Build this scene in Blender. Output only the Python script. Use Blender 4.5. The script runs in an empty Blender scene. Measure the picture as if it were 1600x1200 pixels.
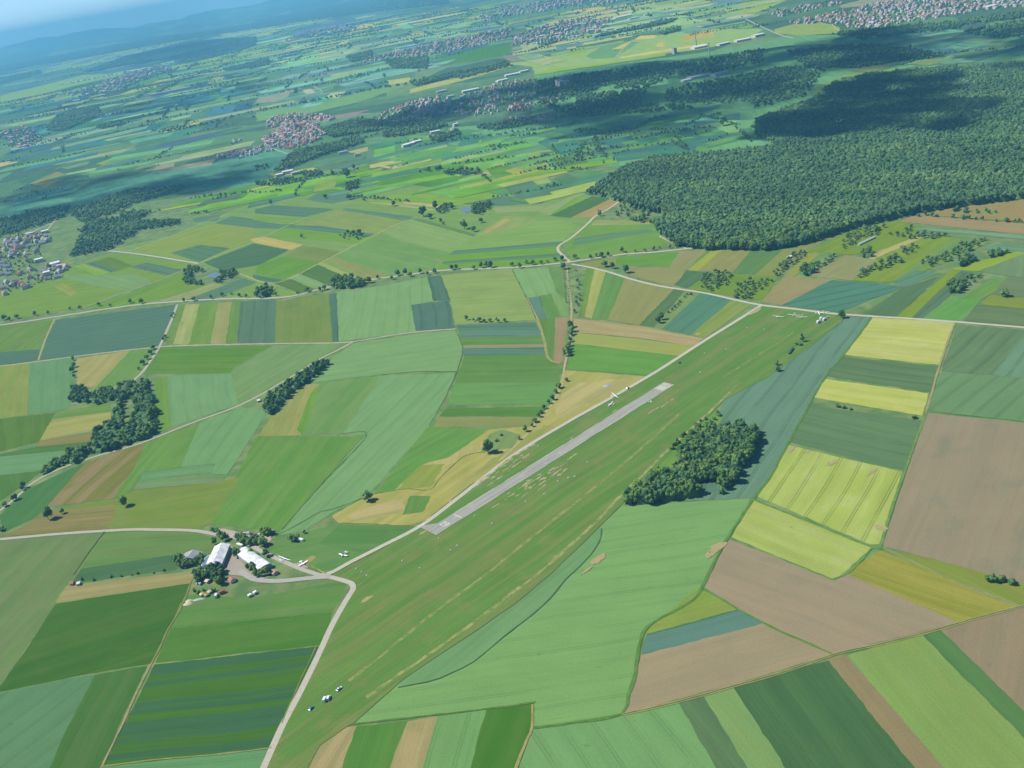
import bpy, bmesh, math, random
import numpy as np
from mathutils import Matrix, Vector

# ---------------------------------------------------------------- camera, sky, sun, exposure
SC = bpy.context.scene
COL = SC.collection
R = math.radians
CAM_H, FOCAL = 520.0, 1556.0                    # metres above ground, focal length in pixels of a 1600 px wide frame
PITCH, ROLL = R(23.3), R(10.2)
FW = Vector((0, math.cos(PITCH), -math.sin(PITCH)))
_r0 = Vector((1, 0, 0)); _u0 = _r0.cross(FW)
RT = _r0 * math.cos(ROLL) - _u0 * math.sin(ROLL)
UP = _r0 * math.sin(ROLL) + _u0 * math.cos(ROLL)
cam_data = bpy.data.cameras.new('camera')
cam = bpy.data.objects.new('camera', cam_data); COL.objects.link(cam)
_m = Matrix.Identity(4)
for _i in range(3):
    _m[_i][0] = RT[_i]; _m[_i][1] = UP[_i]; _m[_i][2] = -FW[_i]
_m[2][3] = CAM_H
cam.matrix_world = _m
cam_data.sensor_width = 36; cam_data.lens = 36 * FOCAL / 1600
cam_data.clip_start = 1; cam_data.clip_end = 150000
SC.camera = cam

SUN_EL = R(50)
SUN = Vector((-.972 * math.cos(SUN_EL), .236 * math.cos(SUN_EL), math.sin(SUN_EL)))
world = bpy.data.worlds.new('World'); SC.world = world; world.use_nodes = True
wt = world.node_tree
sky = wt.nodes.new('ShaderNodeTexSky'); sky.sky_type = 'NISHITA'; sky.sun_disc = False
sky.sun_elevation = SUN_EL; sky.sun_rotation = math.atan2(SUN.x, SUN.y); sky.altitude = 5000
sky.air_density = 1.0; sky.dust_density = 0.0; sky.ozone_density = 5.5
bgn = wt.nodes['Background']; bgn.inputs[1].default_value = 0.10
wt.links.new(sky.outputs[0], bgn.inputs[0])
sl = bpy.data.lights.new('sun', 'SUN'); sl.energy = 5; sl.angle = R(.5); sl.color = (1, .95, .87)
so = bpy.data.objects.new('sun', sl); COL.objects.link(so)
so.rotation_euler = SUN.to_track_quat('Z', 'Y').to_euler()
SC.view_settings.view_transform = 'Standard'; SC.view_settings.look = 'None'
SC.view_settings.exposure = 0.58; SC.view_settings.gamma = 1
SC.cycles.max_bounces = 4; SC.cycles.diffuse_bounces = 2; SC.cycles.glossy_bounces = 1
SC.cycles.volume_bounces = 0; SC.cycles.transparent_max_bounces = 40
SC.cycles.use_denoising = True

HAZE_LEN = 15500.0
rng = random.Random(7)
nrg = np.random.default_rng(7)

# ---------------------------------------------------------------- helpers
def at(px, py, z=0.0):
    """Ground position (at height z) of a point measured on the photograph."""
    d = FW + RT * ((px - 800) / FOCAL) + UP * ((600 - py) / FOCAL)
    dz = min(d.z, -0.0115)
    t = (CAM_H - z) / -dz
    return Vector((d.x * t, d.y * t, z))

def dist(p):
    return (Vector((0, 0, CAM_H)) - Vector((p[0], p[1], 0))).length

def lin(c):
    return [(v / 255 / 12.92 if v <= 10 else ((v / 255 + .055) / 1.055) ** 2.4) for v in c]

HAZE_S = (.134, .449, .730); SUN_L = (1.81, 1.83, 1.90)
def albedo(rgb, d, light=1.0):
    """Surface colour that, in full sun and seen through d metres of air, looks like rgb."""
    e = math.exp(-d / HAZE_LEN); l = lin(rgb)
    return [min(.85, max(.008, (l[k] - HAZE_S[k] * (1 - e)) / (SUN_L[k] * e * light))) for k in range(3)]

def tag(o, label=None, cat=None, group=None, kind=None):
    if label: o['label'] = label
    if cat: o['category'] = cat
    if group: o['group'] = group
    if kind: o['kind'] = kind
    return o

def link(name, me, mat=None, parent=None, loc=None, rz=None):
    o = bpy.data.objects.new(name, me); COL.objects.link(o)
    if mat is not None and me is not None and len(me.materials) == 0:
        me.materials.append(mat)
    if parent is not None: o.parent = parent
    if loc is not None: o.location = loc
    if rz is not None: o.rotation_euler = (0, 0, rz)
    return o

def empty(name, loc, rz=0):
    o = bpy.data.objects.new(name, None); COL.objects.link(o)
    o.empty_display_size = 2
    o.location = loc; o.rotation_euler = (0, 0, rz)
    return o

def meshdata(name, v, f, smooth=False):
    me = bpy.data.meshes.new(name); me.from_pydata([tuple(p) for p in v], [], f); me.update()
    if smooth:
        me.polygons.foreach_set('use_smooth', [True] * len(me.polygons))
    return me

def np_mesh(name, verts, tris, tint=None):
    """Large triangle mesh from arrays, with an optional colour per vertex."""
    me = bpy.data.meshes.new(name)
    n, m = len(verts), len(tris)
    me.vertices.add(n); me.vertices.foreach_set('co', verts.astype(np.float32).ravel())
    me.loops.add(m * 3); me.loops.foreach_set('vertex_index', tris.astype(np.int32).ravel())
    me.polygons.add(m); me.polygons.foreach_set('loop_start', np.arange(0, m * 3, 3, dtype=np.int32))
    me.update(calc_edges=True)
    if tint is not None:
        a = me.color_attributes.new('tint', 'FLOAT_COLOR', 'POINT')
        c = np.ones((n, 4), np.float32); c[:, :3] = tint
        a.data.foreach_set('color', c.ravel())
    return me

class MB:
    """Collects boxes, prisms and tubes; build() links them as one mesh object."""
    def __init__(s): s.v = []; s.f = []
    def quadbox(s, x0, x1, y0, y1, z0, z1, m=None):
        p = [Vector((x, y, z)) for x in (x0, x1) for y in (y0, y1) for z in (z0, z1)]
        if m: p = [m @ q for q in p]
        b = len(s.v); s.v += p
        for q in [(0, 1, 3, 2), (4, 6, 7, 5), (0, 4, 5, 1), (2, 3, 7, 6), (0, 2, 6, 4), (1, 5, 7, 3)]:
            s.f.append(tuple(b + i for i in q))
        return s
    def loft(s, rings, cap=True):
        b = len(s.v); n = len(rings[0])
        for r in rings: s.v += [Vector(p) for p in r]
        for i in range(len(rings) - 1):
            for j in range(n):
                k = (j + 1) % n
                s.f.append((b + i * n + j, b + i * n + k, b + (i + 1) * n + k, b + (i + 1) * n + j))
        if cap:
            s.f.append(tuple(b + j for j in reversed(range(n))))
            s.f.append(tuple(b + (len(rings) - 1) * n + j for j in range(n)))
        return s
    def tube(s, pts, n=8):
        """pts: (x, y, z, rx, rz) stations along x; elliptical sections."""
        rings = [[(x, y + ry * math.cos(2 * math.pi * j / n), z + rz * math.sin(2 * math.pi * j / n)) for j in range(n)] for x, y, z, ry, rz in pts]
        return s.loft(rings)
    def mesh(s, name, smooth=False): return meshdata(name, s.v, s.f, smooth)
    def build(s, name, mat, parent=None, smooth=False, **k): return link(name, s.mesh(name, smooth), mat, parent, **k)

# ---------------------------------------------------------------- materials
def new_mat(name):
    m = bpy.data.materials.new(name); m.use_nodes = True
    b = m.node_tree.nodes['Principled BSDF']
    b.inputs['Roughness'].default_value = .9; b.inputs['Specular IOR Level'].default_value = .15
    return m, m.node_tree, b

def nd(t, kind, **k):
    n = t.nodes.new(kind)
    for a, v in k.items(): setattr(n, a, v)
    return n

def math_n(t, op, a, b=None, c=None):
    n = nd(t, 'ShaderNodeMath', operation=op)
    for i, v in enumerate((a, b, c)):
        if v is None: continue
        if isinstance(v, (int, float)): n.inputs[i].default_value = v
        else: t.links.new(v, n.inputs[i])
    return n.outputs[0]

def noise_n(t, vec, scale, detail=3, rough=.55):
    n = nd(t, 'ShaderNodeTexNoise'); n.inputs['Scale'].default_value = scale
    n.inputs['Detail'].default_value = detail; n.inputs['Roughness'].default_value = rough
    if vec is not None: t.links.new(vec, n.inputs['Vector'])
    return n.outputs[0]

def smooth_n(t, val, lo, hi, a=0.0, b=1.0):
    n = nd(t, 'ShaderNodeMapRange', interpolation_type='SMOOTHSTEP')
    t.links.new(val, n.inputs['Value'])
    for i, v in (('From Min', lo), ('From Max', hi), ('To Min', a), ('To Max', b)): n.inputs[i].default_value = v
    return n.outputs[0]

def mix_n(t, fac, a, b, mode='MIX'):
    n = nd(t, 'ShaderNodeMix', data_type='RGBA', blend_type=mode)
    for i, v in ((0, fac), (6, a), (7, b)):
        if isinstance(v, (int, float)): n.inputs[i].default_value = v
        elif isinstance(v, (tuple, list)): n.inputs[i].default_value = (*v[:3], 1)
        else: t.links.new(v, n.inputs[i])
    return n.outputs[2]

def scale_col(t, col, fac):
    n = nd(t, 'ShaderNodeVectorMath', operation='SCALE')
    t.links.new(col, n.inputs[0])
    t.links.new(fac, n.inputs['Scale'])
    return n.outputs[0]

def plain(name, rgb, rough=.8, spec=.2, var=.12, scale=.6, metallic=0.0):
    """Painted or weathered surface with faint dirt variation."""
    m, t, b = new_mat(name)
    tc = nd(t, 'ShaderNodeTexCoord')
    n = noise_n(t, tc.outputs['Object'], scale, 4)
    f = smooth_n(t, n, .25, .75, 1 - var, 1 + var)
    rgbn = nd(t, 'ShaderNodeRGB'); rgbn.outputs[0].default_value = (*rgb, 1)
    t.links.new(scale_col(t, rgbn.outputs[0], f), b.inputs['Base Color'])
    b.inputs['Roughness'].default_value = rough; b.inputs['Specular IOR Level'].default_value = spec
    b.inputs['Metallic'].default_value = metallic
    return m

def crop_material():
    m, t, b = new_mat('crop')
    A = lambda n: nd(t, 'ShaderNodeAttribute', attribute_type='OBJECT', attribute_name=n)
    col, col2, pa, pb, pc = A('col'), A('col2'), A('pa'), A('pb'), A('pc')
    sa, sb, sp = nd(t, 'ShaderNodeSeparateXYZ'), nd(t, 'ShaderNodeSeparateXYZ'), nd(t, 'ShaderNodeSeparateXYZ')
    sc = nd(t, 'ShaderNodeSeparateXYZ')
    t.links.new(pa.outputs['Vector'], sa.inputs[0]); t.links.new(pb.outputs['Vector'], sb.inputs[0])
    t.links.new(pc.outputs['Vector'], sc.inputs[0])
    geo = nd(t, 'ShaderNodeTexCoord'); t.links.new(geo.outputs['Object'], sp.inputs[0])
    ang = sa.outputs[0]
    c, s = math_n(t, 'COSINE', ang), math_n(t, 'SINE', ang)
    # slight bending of the rows
    wob = math_n(t, 'MULTIPLY', math_n(t, 'SUBTRACT', noise_n(t, geo.outputs['Object'], .006, 1), .5), 14.0)
    u = math_n(t, 'ADD', math_n(t, 'MULTIPLY', sp.outputs[0], c), math_n(t, 'MULTIPLY', sp.outputs[1], s))
    v = math_n(t, 'SUBTRACT', math_n(t, 'MULTIPLY', sp.outputs[1], c), math_n(t, 'MULTIPLY', sp.outputs[0], s))
    v = math_n(t, 'ADD', v, wob)
    def vec(su, sv, off=0.0):
        n = nd(t, 'ShaderNodeCombineXYZ')
        t.links.new(math_n(t, 'MULTIPLY', u, su), n.inputs[0]); t.links.new(math_n(t, 'MULTIPLY', v, sv), n.inputs[1])
        n.inputs[2].default_value = off
        return n.outputs[0]
    streak = noise_n(t, vec(.004, .11), 1, 4, .6)
    drill = noise_n(t, vec(.012, .6, 3.), 1, 2, .6)
    mott = noise_n(t, vec(.016, .026, 5.), 1, 5, .62)
    patch = noise_n(t, vec(.022, .030, 9.), 1, 6, .65)
    fine = noise_n(t, vec(.55, .7, 2.), 1, 3, .7)
    spots = noise_n(t, vec(.09, .12, 12.), 1, 3, .6)
    tl = math_n(t, 'MULTIPLY', math_n(t, 'FRACT', math_n(t, 'DIVIDE', v, sb.outputs[1])), sb.outputs[1])
    line = smooth_n(t, math_n(t, 'ABSOLUTE', math_n(t, 'SUBTRACT', math_n(t, 'ABSOLUTE', math_n(t, 'SUBTRACT', tl, 2.6)), 1.25)), .35, .85, 1, 0)
    fade = smooth_n(t, noise_n(t, vec(.02, .05, 21.), 1, 2), .28, .5)
    line = math_n(t, 'MULTIPLY', math_n(t, 'MULTIPLY', line, fade), sb.outputs[0])
    pf = math_n(t, 'MULTIPLY', smooth_n(t, patch, .50, .68), sb.outputs[2])
    cc = mix_n(t, pf, col.outputs['Color'], col2.outputs['Color'])
    # broad stripes along the rows take the second colour too
    bs = smooth_n(t, noise_n(t, vec(.0015, .08, 31.), 1, 2, .5), .46, .58)
    cc = mix_n(t, math_n(t, 'MULTIPLY', bs, sc.outputs[0]), cc, col2.outputs['Color'])
    k = math_n(t, 'MULTIPLY_ADD', math_n(t, 'SUBTRACT', mott, .5), sa.outputs[1], 1.0)
    k = math_n(t, 'MULTIPLY_ADD', math_n(t, 'SUBTRACT', streak, .5), sa.outputs[2], k)
    k = math_n(t, 'MULTIPLY_ADD', math_n(t, 'SUBTRACT', drill, .5), sc.outputs[1], k)
    k = math_n(t, 'MULTIPLY_ADD', math_n(t, 'SUBTRACT', fine, .5), .5, k)
    dk = math_n(t, 'MULTIPLY', smooth_n(t, spots, .66, .76), sc.outputs[2])
    k = math_n(t, 'MULTIPLY', k, math_n(t, 'SUBTRACT', 1.0, math_n(t, 'ADD', math_n(t, 'MULTIPLY', line, .55), dk)))
    t.links.new(scale_col(t, cc, k), b.inputs['Base Color'])
    b.inputs['Roughness'].default_value = 1; b.inputs['Specular IOR Level'].default_value = 0
    return m

def leaf_material(name, base, alt, tinted=False):
    m, t, b = new_mat(name)
    tc = nd(t, 'ShaderNodeTexCoord')
    n1 = noise_n(t, tc.outputs['Object'], .35, 3, .6)
    n2 = noise_n(t, tc.outputs['Object'], 1.6, 2, .6)
    if tinted:
        a = nd(t, 'ShaderNodeAttribute', attribute_type='GEOMETRY', attribute_name='tint')
        cc = a.outputs['Color']
    else:
        oi = nd(t, 'ShaderNodeObjectInfo')
        cc = mix_n(t, oi.outputs['Random'], base, alt)
        sh = math_n(t, 'MULTIPLY_ADD', math_n(t, 'FRACT', math_n(t, 'MULTIPLY', oi.outputs['Random'], 7.31)), .5, .75)
        cc = scale_col(t, cc, sh)
    k = math_n(t, 'ADD', smooth_n(t, n1, .3, .7, .55, .95), smooth_n(t, n2, .3, .7, -.18, .22))
    cc = scale_col(t, cc, math_n(t, 'MULTIPLY', k, 1.25))
    t.links.new(cc, b.inputs['Base Color'])
    b.inputs['Roughness'].default_value = .8; b.inputs['Specular IOR Level'].default_value = .12
    tl = nd(t, 'ShaderNodeBsdfTranslucent'); t.links.new(cc, tl.inputs['Color'])
    mx = nd(t, 'ShaderNodeMixShader'); mx.inputs[0].default_value = .2
    t.links.new(b.outputs[0], mx.inputs[1]); t.links.new(tl.outputs[0], mx.inputs[2]); t.links.new(mx.outputs[0], t.nodes['Material Output'].inputs['Surface'])
    return m

M = {}
M['crop'] = crop_material()
M['leaf'] = leaf_material('leaf_green', (.075, .170, .045), (.145, .235, .050))
M['leaf_dark'] = leaf_material('leaf_dark', (.044, .118, .055), (.070, .145, .056))
M['leaf_orchard'] = leaf_material('leaf_orchard', (.095, .19, .075), (.15, .23, .08))
M['leaf_mass'] = leaf_material('leaf_mass', None, None, True)
M['bark'] = plain('bark', (.09, .07, .05))
M['white_metal'] = plain('white_metal', (.58, .60, .61), .5, .3, .12, .35)
M['hangar_roof'] = plain('hangar_roof', (.54, .56, .57), .6, .2, .28, .16)
M['white_gel'] = plain('white_gel', (.85, .86, .86), .3, .5, .03)
M['glass'] = plain('dark_glass', (.02, .03, .04), .1, .6, .05)
M['wall_white'] = plain('wall_white', (.50, .49, .46), .9, .1, .1, .3)
M['wall_cream'] = plain('wall_cream', (.48, .42, .32), .9, .1, .1, .3)
M['wall_grey'] = plain('wall_grey', (.34, .36, .36), .9, .1, .12, .3)
M['wall_green'] = plain('wall_green', (.17, .24, .21), .9, .1, .12, .3)
M['wall_wood'] = plain('wall_wood', (.16, .10, .065), .9, .1, .2, .6)
M['roof_red'] = plain('roof_red', (.34, .15, .105), .9, .1, .2, .4)
M['roof_brown'] = plain('roof_brown', (.22, .115, .085), .9, .1, .2, .4)
M['roof_grey'] = plain('roof_grey', (.25, .26, .28), .85, .15, .2, .4)
M['roof_orange'] = plain('roof_orange', (.44, .25, .165), .9, .1, .2, .4)
M['solar'] = plain('solar_panel', (.10, .15, .23), .3, .4, .1, .5)
M['tyre'] = plain('tyre', (.02, .02, .02))
M['orange'] = plain('orange_paint', (.75, .25, .08), .6)
M['yellow'] = plain('yellow_canvas', (.55, .47, .22), .8)
M['sand'] = plain('sand', (.50, .43, .30), .95, .05, .12, .5)
M['car_blue'] = plain('car_blue', (.04, .13, .24), .3, .5, .05)
M['car_red'] = plain('car_red', (.38, .06, .05), .3, .5, .05)
M['car_grey'] = plain('car_grey', (.42, .44, .45), .3, .5, .05)
M['car_dark'] = plain('car_dark', (.05, .055, .06), .3, .5, .05)
M['teal'] = plain('teal_paint', (.08, .35, .33), .4, .4, .05)
# ---------------------------------------------------------------- crops and meadows (lower-left ones darkened in colour for thin cloud shade)
# class: name, colour seen, second colour, mottle, streak, tramline strength, spacing, patches, broad stripes, drill rows, dark spots
CLS = {
 'W':  ('wheat_field', (126,171,116), (136,176,122), .30, .25, .28, 21, .35, .2, .2, .22),
 'B':  ('young_wheat_field', (92,135,122), (84,127,114), .22, .28, .62, 23, .3, .3, .2, .1),
 'D':  ('beet_field', (84,130,92), (94,140,96), .26, .34, .12, 18, .3, .4, .35, .08),
 'G':  ('meadow', (92,150,72), (110,155,82), .36, .34, .04, 15, .45, .45, .25, .1),
 'O':  ('pasture', (124,152,92), (140,152,102), .45, .34, .0, 15, .55, .35, .2, .14),
 'T':  ('stubble_field', (172,175,112), (150,164,98), .34, .4, .05, 15, .6, .5, .4, .12),
 'Y':  ('barley_field', (186,194,88), (204,204,116), .34, .3, .42, 20, .6, .3, .25, .35),
 'L':  ('young_barley_field', (130,175,96), (140,172,90), .26, .25, .08, 18, .4, .2, .2, .1),
 'S':  ('ploughed_field', (160,146,128), (146,140,124), .24, .26, .0, 20, .5, .25, .15, .12),
 'F':  ('forest_floor', (52,88,62), (60,96,66), .3, .1, 0, 20, .3, 0, 0, .2),
 'A':  ('yard', (178,174,164), (160,160,150), .2, .1, 0, 20, .4, 0, 0, .1),
}
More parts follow.
